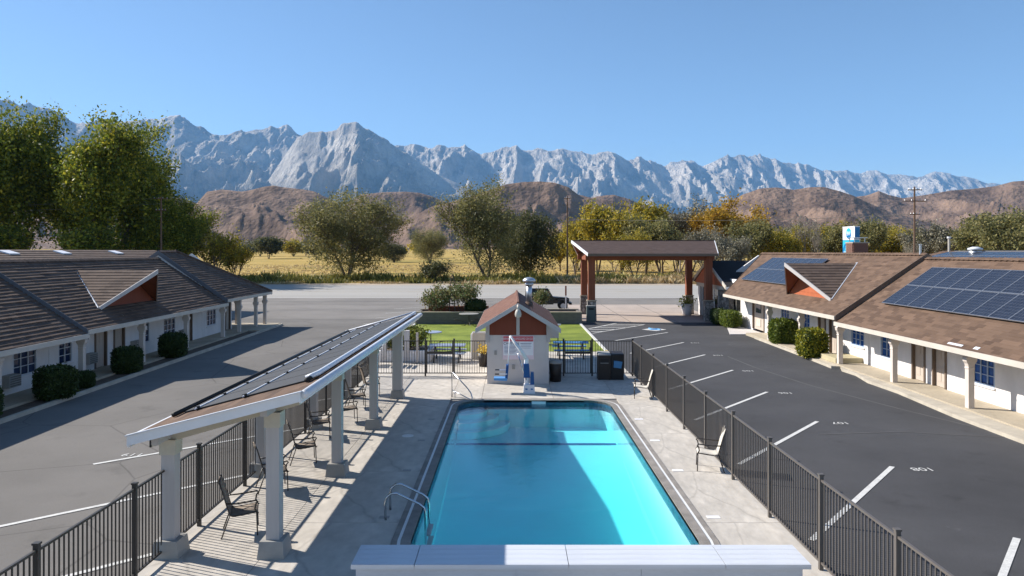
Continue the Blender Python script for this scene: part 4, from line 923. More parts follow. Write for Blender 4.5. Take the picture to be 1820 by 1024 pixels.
# ------------------------------------------------------------------ motel wings
class Wing:
    W = 4.2
    def __init__(s, t, sgn, ex, k): s.t, s.sgn, s.ex, s.k = t, sgn, ex, k
    def X(s, t, y): return s.sgn * (s.ex + t + s.k * (y - 29))
    def P(s, t, y, z): return (s.X(t, y), y, z)
    def hexa(s, b, t0, t1, y0, y1, z0, z1):
        B = [s.P(t0, y0, z0), s.P(t1, y0, z0), s.P(t1, y1, z0), s.P(t0, y1, z0)]; T = [s.P(t0, y0, z1), s.P(t1, y0, z1), s.P(t1, y1, z1), s.P(t0, y1, z1)]
        if s.sgn < 0: B, T = B[::-1], T[::-1]
        b.hexa(B, T)
    def bx(s, name, m, t0, t1, y0, y1, z0, z1, parent=None):
        b = MB(); s.hexa(b, t0, t1, y0, y1, z0, z1); return b.build(name, m, parent or s.t)
    def roof(s, m, ye0, ye1, yr0, yr1, ze, zr, n, lift, cap=True):
        W = s.W; b = MB(); rng = random.Random(int(ye0 * 10))
        for k in range(n):
            f0, f1 = k / n, (k + 1) / n
            y = lambda f: (ye0 + (yr0 - ye0) * f, ye1 + (yr1 - ye1) * f)
            z = lambda f: ze + (zr - ze) * f
            (a0, a1), (c0, c1) = y(f0), y(f1)
            nn = max(1, int((a1 - a0) / 1.1)) if lift > .02 else 1     # slightly uneven tile lengths
            for q in range(nn):
                g0, g1 = q / nn, (q + 1) / nn; l = lift * (0.75 + 0.5 * rng.random())
                p = lambda g, u0, u1: u0 + (u1 - u0) * g
                F4 = [s.P(W * f0, p(g0, a0, a1), z(f0) + l), s.P(W * f0, p(g1, a0, a1), z(f0) + l), s.P(W * f1, p(g1, c0, c1), z(f1) + .003), s.P(W * f1, p(g0, c0, c1), z(f1) + .003)]
                R4 = [s.P(W * f0, p(g0, a0, a1), z(f0)), s.P(W * f0, p(g1, a0, a1), z(f0)), F4[1], F4[0]]
                b.face(F4 if s.sgn < 0 else F4[::-1]); b.face(R4 if s.sgn < 0 else R4[::-1])
        o = b.build('roof', m, s.t)
        b = MB(); b.face([s.P(W, yr0, zr), s.P(W, yr1, zr), s.P(2 * W, ye1, ze), s.P(2 * W, ye0, ze)]); b.build('rear_roof', m, s.t)
        b = MB(); b.face([s.P(0, ye0, ze - .10), s.P(W, yr0, zr - .10), s.P(W, yr1, zr - .10), s.P(0, ye1, ze - .10)]); b.build('soffit', 'trim', s.t)
        s.bx('fascia', 'trim', -.05, -.005, ye0, ye1, ze - .17, ze + .012)
        for (ya, yb) in ((ye0, yr0), (ye1, yr1)):
            d = -.03 if ya == ye0 else .03
            b = MB()
            for (t0, t1, z0, z1) in ((0, W, ze, zr), (W, 2 * W, zr, ze)):
                A = [s.P(t0, ya if t0 == 0 else yb, z0 - .22), s.P(t1, yb if t0 == 0 else ya, z1 - .22)]
                B_ = [s.P(t0, ya if t0 == 0 else yb, z0 + .045), s.P(t1, yb if t0 == 0 else ya, z1 + .045)]
                q = lambda p: (p[0], p[1] + d, p[2])
                b.hexa([A[0], A[1], q(A[1]), q(A[0])], [B_[0], B_[1], q(B_[1]), q(B_[0])])
            b.build('rake_board', 'slate' if s.sgn < 0 else 'doorframe', s.t)
        if cap:
            n2 = max(2, int((yr1 - yr0) / .33)); b = MB()
            for q in range(n2):
                y0 = yr0 + (yr1 - yr0) * q / n2; y1 = yr0 + (yr1 - yr0) * (q + 1) / n2 + .03
                for sd in (-1, 1):
                    b.face([s.P(W, y0, zr + .05), s.P(W, y1, zr + .075), s.P(W + sd * .17, y1, zr - .03), s.P(W + sd * .17, y0, zr - .055)][::sd * s.sgn])
                b.face([s.P(W, y1, zr + .075), s.P(W - .17, y1, zr - .03), s.P(W - .17, y1, zr - .10), s.P(W, y1, zr)])
            b.build('ridge_tile_row', m, s.t)
    def wall(s, y0, y1, ze, zr, ops, m='stucco'):
        zt = ze + (zr - ze) / s.W * 1.55 - .12
        b = MB(); cur = y0
        for (a, c, z0, z1) in sorted(ops):
            s.hexa(b, 1.55, 1.75, cur, a, 0, zt)
            if z0 > .2: s.hexa(b, 1.55, 1.75, a, c, 0, z0)
            s.hexa(b, 1.55, 1.75, a, c, z1, zt); cur = c
        s.hexa(b, 1.55, 1.75, cur, y1, 0, zt)
        b.build('front_wall', m, s.t)
        s.bx('back_wall', m, 6.9, 7.1, y0, y1, 0, zt)
        for y in (y0 + .02, y1 - .22):
            b = MB(); P5 = [(1.76, 0), (6.89, 0), (6.89, zt), (s.W, zr - .15), (1.76, zt)]
            b.hexa([s.P(t, y, z) for t, z in P5], [s.P(t, y + .2, z) for t, z in P5]); b.build('end_wall', m, s.t)
    def window(s, y0, y1, z0, z1, nc, nr, glass, mun):
        b = MB(); fw = .05
        s.hexa(b, 1.545, 1.60, y0, y1, z0, z0 + fw); s.hexa(b, 1.545, 1.60, y0, y1, z1 - fw, z1)
        s.hexa(b, 1.545, 1.60, y0, y0 + fw, z0 + fw, z1 - fw); s.hexa(b, 1.545, 1.60, y1 - fw, y1, z0 + fw, z1 - fw)
        w, h = (y1 - y0 - 2 * fw) / nc, (z1 - z0 - 2 * fw) / nr
        for k in range(1, nc): c = y0 + fw + w * k; s.hexa(b, 1.565, 1.60, c - .018, c + .018, z0 + fw, z1 - fw)
        for k in range(1, nr): c = z0 + fw + h * k; s.hexa(b, 1.572, 1.598, y0 + fw, y1 - fw, c - .013, c + .013)
        o = b.build('window', mun, s.t)
        s.bx('sill', 'stucco', 1.49, 1.544, y0 - .05, y1 + .05, z0 - .07, z0 - .005, o)
        for i in range(nc):
            for j in range(nr):
                yc = y0 + fw + w * (i + .5); pbox('pane', glass, o, (s.X(1.625, yc), yc, z0 + fw + h * (j + .5)), (.02, w - .012, h - .008))
    def door(s, y0, y1, zf=.14, frame_near=True):
        o = s.bx('door', 'door', 1.62, 1.67, y0 + .08, y1 - .08, zf, 2.12)
        for k in range(2):
            for j in range(2):
                yy = y0 + .16 + (y1 - y0 - .32) * (.25 + .5 * k); pbox('door_panel', 'door', o, (s.X(1.615, yy), yy, .62 + .85 * j), (.015, (y1 - y0) * .28, .55))
        pbox('handle', 'galv', o, (s.X(1.585, y0 + .17), y0 + .17, 1.05), (.06, .05, .14))
        for a, c in ((y0, y0 + .08), (y1 - .08, y1)): s.bx('door_frame', 'doorframe', 1.50, 1.67, a, c, zf, 2.2)
        s.bx('door_frame', 'doorframe', 1.56, 1.67, y0 + .08, y1 - .08, 2.12, 2.2)
    def post(s, y, ztop, t=.40, z0=.05):
        b = MB(); x = s.X(t, y)
        R = [(.098, .098, z0), (.098, .098, 1.42), (.112, .112, 1.46), (.098, .098, 1.50), (.12, .10, 1.60), (.17, .11, 1.68), (.185, .115, 1.80), (.12, .105, 1.86), (.12, .105, ztop)]
        I = [b.pts([(x - hx, y - hy, z), (x + hx, y - hy, z), (x + hx, y + hy, z), (x - hx, y + hy, z)]) for hx, hy, z in R]
        b.idx(I[0][::-1]); b.idx(I[-1])
        for i in range(len(I) - 1):
            for k in range(4): b.idx([I[i][k], I[i][(k + 1) % 4], I[i + 1][(k + 1) % 4], I[i + 1][k]])
        b.build('post', 'post', s.t)
    def dormer(s, yd, hw, tt, tf, tb, zr, zf, face, n=13):
        def L(a, c, f): return tuple(p + (q - p) * f for p, q in zip(a, c))
        tip, back = s.P(tt, yd, zr), s.P(tb, yd, zr)
        for sd in (-1, 1):
            foot = s.P(tf, yd + sd * hw, zf + .03); b = MB()
            for k in range(n):
                f0, f1 = k / n, (k + 1) / n
                Q = [L(tip, foot, f0), L(back, foot, f0), L(back, foot, f1), L(tip, foot, f1)]
                up = lambda p, l: (p[0], p[1], p[2] + l)
                Q = [up(Q[0], .005), up(Q[1], .005), up(Q[2], .03), up(Q[3], .03)]
                b.face(Q[:3] if k == n - 1 else Q)
                if k < n - 1: b.face([Q[3], Q[2], up(Q[2], -.025), up(Q[3], -.025)])
            dr = b.build('dormer_roof', 'roof_dark', s.t)
            # bargeboard from tip to foot, soffit behind it
            dn = lambda p, l: (p[0], p[1], p[2] - l)
            b = MB(); o = s.sgn * -.05; sh = lambda p: (p[0] + o, p[1], p[2])
            A, F_ = dn(tip, -.04), dn(foot, -.05)
            b.hexa([dn(A, .2), dn(F_, .17), sh(dn(F_, .17)), sh(dn(A, .2))], [A, F_, sh(F_), sh(A)]); b.build('bargeboard', 'colpaint' if s.sgn > 0 else 'colpaint', dr)
            b = MB(); b.face([dn(tip, .12), dn(foot, .06), s.P(tf + .04, yd, zr - .12)]); b.build('soffit', 'timber', dr)
            b = MB(); b.tube([(back[0], back[1], back[2] + .035), (foot[0], foot[1], foot[2] + .025)], 0.03, 5); b.build('valley_flashing', 'gutter', dr)
        m = 6
        for k in range(m):       # boarded gable
            f0, f1 = k / m, (k + 1) / m
            zz = lambda f: zf - .05 + (zr - .12 - zf + .05) * f
            b = MB(); t0 = tf + .03
            b.hexa([s.P(t0, yd - hw * (1 - f0), zz(f0)), s.P(t0, yd + hw * (1 - f0), zz(f0)), s.P(t0 + .05, yd + hw * (1 - f0), zz(f0)), s.P(t0 + .05, yd - hw * (1 - f0), zz(f0))],
                   [s.P(t0 + .015, yd - hw * (1 - f1) - .002, zz(f1)), s.P(t0 + .015, yd + hw * (1 - f1) + .002, zz(f1)), s.P(t0 + .05, yd + hw * (1 - f1) + .002, zz(f1)), s.P(t0 + .05, yd - hw * (1 - f1) - .002, zz(f1))])
            b.build('gable_board', face, s.t)
        s.bx('gable_sill', 'colpaint', tf - .04, tf + .1, yd - hw, yd + hw, zf - .12, zf - .03)

# right hand wing (sunlit)
tr_ = thing('motel_building', 'sunlit white motel wing with blue windows, shingle roof and solar panels', 'building', (18.9, 32, 0))
R = Wing(tr_, 1, 14.78, 0.0)
ZB, RB, ZA, RA = 2.10, 5.02, 2.36, 5.20
R.roof('roof_red', 6.0, 33.25, 6.0, 33.25, ZB, RB, 36, .011)
R.roof('roof_red', 33.2, 50.7, 33.2, 55.0, ZA, RA, 36, .011)
opsB = [(24.55, 25.75, .70, 2.02), (27.25, 28.15, .14, 2.2), (28.65, 29.6, .14, 2.2), (31.2, 32.15, .70, 2.02), (19.0, 20.2, .70, 2.02), (21.3, 22.2, .14, 2.2), (14.5, 15.7, .70, 2.02), (16.9, 17.8, .14, 2.2)]
opsA = [(33.65, 34.95, .85, 2.02), (36.35, 37.3, .14, 2.2), (37.75, 38.65, .14, 2.2), (39.8, 40.7, .70, 2.02), (42.75, 44.05, .70, 2.02), (46.9, 49.2, .14, 2.2), (51.8, 55.2, .95, 1.95)]
R.wall(6.3, 33.2, ZB, RB, opsB); R.wall(33.22, 56.0, ZA, RA, opsA)
for (a, c, z0, z1) in opsB + opsA:
    if z0 < .2:
        if a == 46.9: continue
        R.door(a, c)
    elif a == 51.8: R.window(a, c, z0, z1, 3, 1, 'glass_dark', 'trim')
    else: R.window(a, c, z0, z1, 3 if c - a > 1.1 else 2, 4, 'glass_blue', 'muntin')
# office door with a pane and a lower grille
od = R.bx('door', 'door', 1.62, 1.67, 47.0, 49.1, .14, 2.2)
pbox('pane', 'glass_navy', od, (R.X(1.6, 0), 48.25, 1.68), (.03, .95, .85)); pbox('grille', 'trim', od, (R.X(1.6, 0), 48.2, .62), (.03, .8, .5)); pbox('handle', 'galv', od, (R.X(1.58, 0), 47.2, 1.05), (.06, .06, .16))
for a, c in ((46.9, 47.0), (49.1, 49.2)): R.bx('door_frame', 'doorframe', 1.5, 1.67, a, c, .14, 2.2)
for y in (9.7, 14.5, 19.3, 24.07, 28.85, 33.6): R.post(y, ZB - .05)
for y in (38.1, 42.8): R.post(y, ZA - .05)
R.dormer(38.4, 2.85, -.33, .87, 3.5, 4.70, 2.93, 'orange')
pbox('roof_patch', 'gutter', tr_, (14.90, 24.4, 2.195), (.09, .8, .010), (0, -math.atan(.695), 0)); pbox('roof_patch', 'gutter', tr_, (14.92, 23.3, 2.21), (.12, .25, .010), (0, -math.atan(.695), 0))
b = MB(); b.lathe([(.05, 0), (.05, .5), (.07, .52), (.07, .56)], (18.9, 33.6, 5.1), 8); b.build('vent_pipe', 'galv', tr_)
def chimney():
    t = thing('brick_chimney', 'square brick chimney with metal cap rising behind the motel ridge', 'chimney', (20.45, 43, 4.0))
    b = MB(); b.bb((20.02, 42.57, 4.0), (20.88, 43.43, 5.82)); b.build('core', 'brick', t)
    for r in range(9):
        for q in range(4):
            z = 5.82 - .076 * (r + .5) - .0; of = .11 if r % 2 else 0
            pbox('brick', 'brick', t, (20.0, 42.68 + .215 * q + of * .5, z), (.05, .2, .068)); pbox('brick', 'brick', t, (20.13 + .2 * q + of * .5, 42.55, z), (.2, .05, .068))
    pbox('rim', 'walk', t, (20.45, 43, 5.85), (.98, .98, .06)); 
    for a in (-.3, .3):
        for c in (-.3, .3): pbox('cap_leg', 'galv', t, (20.45 + a, 43 + c, 6.0), (.04, .04, .24))
    pbox('cap', 'galv', t, (20.45, 43, 6.14), (.85, .85, .04))
chimney()
# solar arrays
def panel_mesh(w, l):
    b = MB(); h = .038; f = .016
    b.box((0, 0, 0), (l - 2 * f, w - 2 * f, .02), 0)
    for (c, d) in (((l / 2 - f / 2, 0, 0), (f, w, h)), ((-l / 2 + f / 2, 0, 0), (f, w, h)), ((0, w / 2 - f / 2, 0), (l - 2 * f, f, h)), ((0, -w / 2 + f / 2, 0), (l - 2 * f, f, h))): b.box(c, d, 1)
    return b.mesh('panel', ['solar', 'alu'])
def array(label, y0, ncol, xa, ze, pitch, ex, L=1.33, w=1.0):
    t = thing('solar_array', label, 'solar panels', (xa + .5, y0 + ncol * w / 2, ze + 1))
    me = panel_mesh(w - .015, L); an = math.atan(pitch); c, s = math.cos(an), math.sin(an)
    zb = ze + pitch * (xa - ex) + .14
    for k in range(ncol):
        for r in range(2):
            d = L / 2 + (L + .02) * r
            place('panel', me, t, (xa + d * c, y0 + w * (k + .5), zb + d * s), (0, -an, 0))
    for r in (.3, 1.0, 1.65, 2.35): pbox('mounting_rail', 'alu', t, (xa + r * c + .03, y0 + ncol * w / 2, zb + r * s - .05), (.04, ncol * w + .12, .04), (0, -an, 0))
array('large two row solar array on the near section of the sunlit shingle roof', 14.45, 17, 16.02, ZB, (RB - ZB) / 4.2, 14.78)
array('small two row solar array on the far section of the roof behind the dormer', 42.0, 9, 16.1, ZA, (RA - ZA) / 4.2, 14.78)

# left hand wing (in shade)
tl_ = thing('motel_building', 'shaded white motel wing with brown tile roof and triangular dormer', 'building', (-21, 36, 0))
Lw = Wing(tl_, -1, 16.78, 0.028)
Lw.roof('roof_tile', 10.0, 28.75, 10.0, 28.75, 2.06, 4.78, 23, .040)
Lw.roof('roof_tile', 28.7, 43.95, 28.7, 43.95, 2.20, 4.92, 23, .040)
Lw.roof('roof_tile', 43.9, 52.7, 43.9, 46.2, 2.42, 5.34, 24, .040)
b = MB()   # hipped end
for k in range(24):
    f0, f1 = k / 24, (k + 1) / 24; W = 4.2
    q = lambda f: (W * f, 2 * W - W * f, 52.7 + (46.2 - 52.7) * f, 2.42 + 2.92 * f)
    a0, a1, ya, za = q(f0); c0, c1, yb, zb = q(f1)
    b.face([Lw.P(a0, ya, za + .03), Lw.P(a1, ya, za + .03), Lw.P(c1, yb, zb), Lw.P(c0, yb, zb)]); b.face([Lw.P(a0, ya, za), Lw.P(a1, ya, za), Lw.P(a1, ya, za + .03), Lw.P(a0, ya, za + .03)])
b.build('hip_roof', 'roof_tile', tl_)
b = MB(); b.tube([Lw.P(0, 52.7, 2.46), Lw.P(4.2, 46.2, 5.38)], .09, 6); b.build('hip_tile_row', 'roof_tile', tl_)
Lw.bx('fascia', 'trim', 0, 8.4, 52.70, 52.75, 2.25, 2.43)
LZ = [(10.3, 28.7, 2.06, 4.78, [(26.55, 27.95, .68, 2.0), (22.0, 23.4, .68, 2.0), (24.3, 25.2, .14, 2.2)]),
      (28.72, 43.9, 2.20, 4.92, [(29.35, 30.3, .72, 2.0), (32.0, 33.0, .14, 2.2), (33.6, 34.6, .14, 2.2), (36.25, 37.15, .72, 2.0), (38.75, 40.2, .72, 2.0), (41.4, 42.4, .14, 2.2)]),
      (43.92, 48.9, 2.42, 5.34, [(44.6, 46.1, .72, 2.0), (47.7, 48.6, .14, 2.2)])]
for y0, y1, ze, zr, ops in LZ:
    Lw.wall(y0, y1, ze, zr, ops)
    for (a, c, z0, z1) in ops:
        if z0 < .2: Lw.door(a, c)
        else: Lw.window(a, c, z0, z1, 3 if c - a > 1.2 else 2, 4, 'glass_navy', 'muntin_white')
for y, zt in ((24.0, 2.0), (29.0, 2.0), (34.0, 2.14), (38.9, 2.14), (44.2, 2.3)): Lw.post(y, zt)
for y in (47.0, 50.3, 52.3): Lw.post(y, 2.36, .38)
Lw.post(52.3, 2.36, 2.4)
Lw.dormer(34.0, 2.7, -.30, 1.0, 3.55, 4.44, 2.84, 'rust')
for y, z in ((31.35, .7), (35.5, .75), (26.2, .65), (40.9, .7)):
    o = Lw.bx('air_conditioner', 'greybox', 1.22, 1.54, y - .32, y + .32, z - .22, z + .22)
    for k in range(5): pbox('louvre', 'block', o, (Lw.X(1.21, y), y, z - .16 + .08 * k), (.02, .56, .025))
# walks, beds and kerbs
def poly_slab(name, m, poly, z):
    b = MB(); n = len(poly); b.face([(x, y, z) for x, y in poly])
    for k in range(n): (x0, y0), (x1, y1) = poly[k], poly[(k + 1) % n]; b.face([(x0, y0, z), (x0, y0, -.05), (x1, y1, -.05), (x1, y1, z)])
    return struct(b.build(name, m))
poly_slab('walkway', 'walk', [(14.95, 6.0), (16.4, 6.0), (16.4, 46.5), (14.98, 46.5)], .13)
poly_slab('kerb_apron', 'kerb', [(14.1, 6.0), (14.94, 6.0), (14.96, 33.0), (14.72, 32.4), (14.78, 31.2), (14.45, 29.5), (14.5, 27.3), (14.2, 23.3)], .085)
poly_slab('kerb_apron', 'kerb', [(14.60, 33.2), (14.96, 33.1), (14.97, 44.5), (15.12, 45.3), (14.9, 44.6), (14.75, 37.0)], .085)
poly_slab('ramp', 'stucco_grey', [(14.0, 46.6), (16.3, 46.6), (16.3, 51.0), (15.2, 51.3)], .03)
pbox_step = thing('concrete_step', 'yellowed concrete step block on the walk beside the gilded shrub', 'step', (15.7, 34.4, 0)); b = MB(); b.bb((15.05, 33.75, .131), (16.33, 35.4, .36)); b.build('block', M.setdefault('oldstep', mat('oldstep', (0.47, 0.41, 0.26), 0.85, 0.12, 1.2)), pbox_step)
bed = [( Lw.X(-.62, y), y) for y in (10, 24, 26, 28, 32, 36, 43, 48)]; bed2 = [(Lw.X(.15, y), y) for y in (48, 10)]
poly_slab('planting_bed', 'soil', bed + bed2, .05)
poly_slab('kerb', 'kerb', [(Lw.X(-.76, y), y) for y in (10, 26, 32, 43, 52.9)] + [(Lw.X(-.62, y), y) for y in (52.9, 43, 32, 26, 10)], .10)
poly_slab('walkway', 'walk', [(Lw.X(.16, 10), 10), (Lw.X(.16, 48), 48), (Lw.X(-.6, 48.01), 48.01), (Lw.X(-.6, 52.9), 52.9), (Lw.X(5, 52.9), 52.9), (Lw.X(1.6, 49), 49), (Lw.X(1.6, 10), 10)], .13)

# ------------------------------------------------------------------ office at the end of the right wing
def office():
    t = thing('office_building', 'motel office with black roof, stone corner and glazed entrance under red gable', 'building', (19, 58, 0))
    b = MB(); b.bb((16.6, 56.05, 0), (23.5, 62.2, 2.7)); b.build('wall', 'stucco', t)
    b = MB(); b.bb((15.9, 53.2, 0), (16.28, 55.9, 2.35)); b.build('stone_wall', 'stone', t)
    b = MB(); ze, zr_ = 2.75, 4.62; xa, xb = 15.6, 24.2
    b.face([(xa, 52.9, ze), (xb, 52.9, ze), (xb, 58.2, zr_), (xa, 58.2, zr_)]); b.face([(xb, 63.2, ze), (xa, 63.2, ze), (xa, 58.2, zr_), (xb, 58.2, zr_)]); b.build('roof', 'roof_black', t)
    b = MB(); b.hexa([(xa, 52.9, ze - .2), (xb, 52.9, ze - .2), (xb, 52.86, ze - .2), (xa, 52.86, ze - .2)], [(xa, 52.9, ze), (xb, 52.9, ze), (xb, 52.86, ze), (xa, 52.86, ze)]); b.build('fascia', 'gutter', t)
    b = MB(); b.hexa([(xa + .1, 54.0, ze), (xa + .1, 62.4, ze), (xa + .1, 58.2, zr_ - .1)], [(xa + .2, 54.0, ze), (xa + .2, 62.4, ze), (xa + .2, 58.2, zr_ - .1)]); b.build('gable_panel', 'orange', t)
    for y0, y1 in ((52.9, 58.2), (63.2, 58.2)):
        b = MB(); b.hexa([(xa - .04, y0, ze - .2), (xa + .04, y0, ze - .2), (xa + .04, y1, zr_ - .2), (xa - .04, y1, zr_ - .2)], [(xa - .04, y0, ze + .05), (xa + .04, y0, ze + .05), (xa + .04, y1, zr_ + .05), (xa - .04, y1, zr_ + .05)]); b.build('rake_board', 'trim', t)
    pbox('lintel', 'trim', t, (15.95, 58.2, 2.6), (.3, 8.0, .35))
    for k in range(4):
        o = None; y = 56.9 + 1.15 * k
        b = MB(); b.bb((16.0, y - .55, .1), (16.06, y - .47, 2.4)); b.bb((16.0, y + .47, .1), (16.06, y + .55, 2.4)); o = b.build('door_frame', 'whitepaint', t)
        pbox('pane', 'glass_dark', o, (16.03, y, 1.25), (.03, .92, 2.25))
    pbox('pier', 'stucco', t, (16.1, 61.5, 1.2), (.5, .6, 2.4))
office()
# ------------------------------------------------------------------ buildings behind
def back_building(name, label, xe, xr, y0, y1, ze, zr_, m, sgn):
    t = thing(name, label, 'building', ((xe + xr) / 2, (y0 + y1) / 2, 0)); b = MB(); n = 14
    for k in range(n):
        f0, f1 = k / n, (k + 1) / n; x0, x1 = xe + (xr - xe) * f0, xe + (xr - xe) * f1; z0, z1 = ze + (zr_ - ze) * f0, ze + (zr_ - ze) * f1
        b.face([(x0, y0, z0 + .03), (x0, y1, z0 + .03), (x1, y1, z1), (x1, y0, z1)]); b.face([(x0, y0, z0), (x0, y1, z0), (x0, y1, z0 + .03), (x0, y0, z0 + .03)])
    b.build('roof', m, t)
    b = MB(); b.face([(xr, y0, zr_), (xr, y1, zr_), (2 * xr - xe, y1, ze), (2 * xr - xe, y0, ze)]); b.build('rear_roof', m, t)
    b = MB(); d = .5 if xr > xe else -.5; b.bb((min(xe + d, 2 * xr - xe - d), y0 + .4, 0), (max(xe + d, 2 * xr - xe - d), y1 - .4, ze - .02)); b.build('wall', 'stucco', t)
    b = MB(); b.hexa([(xe + d, y0 + .3, ze - .02), (2 * xr - xe - d, y0 + .3, ze - .02), (xr, y0 + .3, zr_ - .1)], [(xe + d, y0 + .4, ze - .02), (2 * xr - xe - d, y0 + .4, ze - .02), (xr, y0 + .4, zr_ - .1)]); b.build('gable_wall', 'stucco', t)
    return t
t = back_building('motel_building', 'rear motel wing with brown roof strip and skylights behind the shaded wing', -26.5, -33, 26, 67, 3.6, 5.46, 'roof_tile', -1)
for y in (38.5, 46.4, 51.9, 58.9):
    o = pbox('skylight', 'signwhite', t, (-32.15, y, 5.28), (.75, 1.0, .08), (0, math.atan(1.86 / 6.5), 0))
t = back_building('motel_building', 'rear motel roof with a blue panel strip behind the sunlit wing', 23.4, 29.2, 8, 49, 4.0, 5.38, 'roof_red', 1)
array('long blue solar strip on the rear roof behind the sunlit wing', 14, 33, 26.4, 4.0, 1.38 / 5.8, 23.4, .95)
t = thing('roof_ventilator', 'squat galvanised ventilator drum on the rear roof', 'ventilator', (28.4, 44.5, 5.1)); b = MB(); b.lathe([(.36, 0), (.36, .30)], (28.4, 44.5, 5.1), 16); b.build('drum', 'galv', t, True); b = MB(); b.lathe([(.42, .32), (.42, .42), (.15, .52)], (28.4, 44.5, 5.1), 16); b.build('hood', 'gutter', t, True); pbox('flange', 'galv', t, (28.4, 44.5, 5.1), (1.0, 1.0, .04))
t = thing('vent_stack', 'thin pale vent stack standing on the rear roof', 'pipe', (28.9, 48.0, 5.2)); b = MB(); b.lathe([(.07, 0), (.07, 1.0)], (28.9, 48.0, 5.2), 10); b.build('pipe', 'beige', t); b = MB(); b.lathe([(.12, 1.0), (.12, 1.12)], (28.9, 48.0, 5.2), 10); b.build('cap', 'whitepaint', t)

# ------------------------------------------------------------------ roadside sign
def road_sign():
    x0, y0, y1 = 34.0, 72.0, 74.6
    t = thing('roadside_sign', 'tall white and blue motel sign standing behind the brick chimney', 'sign', (x0 + .25, 73.3, 0))
    b = MB(); b.bb((x0, y0, 6.53), (x0 + .5, y1, 7.82)); b.build('upper_cabinet', 'signwhite', t); pbox('side_panel', 'bwblue', t, (x0 + .25, y0 - .006, 7.2), (.48, .01, 1.15))
    b = MB(); b.bb((x0, y0, 4.6), (x0 + .5, y1, 6.50)); b.build('lower_cabinet', 'bwcyan', t)
    b = MB(); P = [(y1 - .01, 4.62), (y1 - .01, 5.6), (y1 - .35, 6.05), (y1 - .9, 6.3), (y0 + .02, 6.42), (y0 + .02, 6.3), (y1 - .95, 6.08), (y1 - .55, 5.85), (y1 - .3, 5.3), (y1 - .25, 4.62)]
    b.face([(x0 - .008, y, z) for y, z in P]); b.build('swoosh', 'bwblue', t)
    b = MB(); c = (x0 - .012, 73.3, 7.17)
    b.face([(c[0], c[1] - .58 * math.cos(a), c[2] + .55 * math.sin(a)) for a in [2 * PI * k / 28 for k in range(28)]]); lg = b.build('roundel', 'bwcyan', t)
    b = MB(); b.face([(c[0] - .004, c[1] - .58 * math.cos(a), c[2] + .55 * math.sin(a)) for a in [PI + PI * k / 16 for k in range(17)]]); b.build('roundel_lower', 'bwblue', t)
    rt = (PI / 2, 0, -PI / 2)
    text('lettering', 'BW', 'signwhite', t, (x0 - .022, 73.3, 7.15), .58, rt, .002, .95)
    text('lettering', 'Best', 'signwhite', t, (x0 - .016, 73.85, 5.72), .62, rt, .002, 1.0, 'LEFT'); text('lettering', 'Western', 'signwhite', t, (x0 - .016, 74.35, 5.15), .62, rt, .002, .85, 'LEFT')
    for y in (72.6, 74.0): pbox('pole', 'galv', t, (x0 + .25, y, 2.3), (.22, .22, 4.6))
    pbox('trim_cap', 'whitepaint', t, (x0 + .25, 73.3, 7.85), (.56, 2.66, .06))
road_sign()
# ------------------------------------------------------------------ utility poles and wires
def utility_pole(x, y, h, label, arms):
    t = thing('utility_pole', label, 'utility pole', (x, y, 0)); b = MB(); b.tube([(x, y, 0), (x, y, h)], .19, 10, r2=.12); b.build('shaft', 'pole', t)
    for z, L in arms:
        pbox('crossarm', 'pole', t, (x, y - .16, z), (L, .12, .14))
        for k in range(4): q = x - L / 2 + .15 + (L - .3) * k / 3; b = MB(); b.lathe([(.045, 0), (.06, .06), (.03, .16)], (q, y - .16, z + .07), 8); b.build('insulator', 'galv', t)
    return t
utility_pole(61.0, 110, 15.2, 'brown utility pole with three crossarms behind the sunlit wing', [(14.7, 2.1), (13.0, 3.4), (11.0, 1.6)])
utility_pole(10.6, 139, 16.0, 'bare utility pole standing between the elm and the grove', [(15.6, 1.2)])
utility_pole(-58.0, 120, 14.5, 'slim utility pole in front of the big cottonwoods', [(14.1, 2.4), (12.2, 1.8)])
def wires(name, label, P, Q, sag, n=1, dz=.0, dx=.0):
    for k in range(n):
        b = MB(); A = [tuple(p + (q - p) * f for p, q in zip(P, Q)) for f in [i / 12 for i in range(13)]]
        b.tube([(x + dx * k, y, z + dz * k - sag * (1 - (2 * i / 12 - 1) ** 2)) for i, (x, y, z) in enumerate(A)], .03, 4)
        tag(b.build(name, 'wire'), label, 'wire', 'overhead power lines')
wires('power_line', 'thin overhead line strung across the tall cottonwoods', (-150, 121, 13.2), (-58, 120, 14.2), 1.2, 2, -.9)
wires('power_line', 'thin overhead line between the bare pole and the crossarm pole', (10.6, 139, 11.6), (61, 110, 11.0), .6)

# ------------------------------------------------------------------ vegetation
def quads_mesh(name, cen, ax, ay, m):
    n = len(cen); V = np.empty((n, 4, 3), np.float32)
    V[:, 0] = cen - ax; V[:, 1] = cen - ay * .9; V[:, 2] = cen + ax; V[:, 3] = cen + ay * .9
    me = bpy.data.meshes.new(name); me.vertices.add(n * 4); me.vertices.foreach_set('co', V.reshape(-1))
    me.loops.add(n * 4); me.loops.foreach_set('vertex_index', np.arange(n * 4, dtype=np.int32)); me.polygons.add(n)
    me.polygons.foreach_set('loop_start', np.arange(0, n * 4, 4, dtype=np.int32)); me.polygons.foreach_set('loop_total', np.full(n, 4, np.int32))
    me.materials.append(M[m]); me.update(calc_edges=True); return me
def rand_axes(rng, n, size, up=0.0):
    a = rng.normal(size=(n, 3)); a[:, 2] += up; a /= np.linalg.norm(a, axis=1)[:, None]
    c = rng.normal(size=(n, 3)); c -= a * (a * c).sum(1)[:, None]; c /= np.linalg.norm(c, axis=1)[:, None]
    s = size * rng.uniform(.6, 1.35, (n, 1)); return a * s, c * s * .62
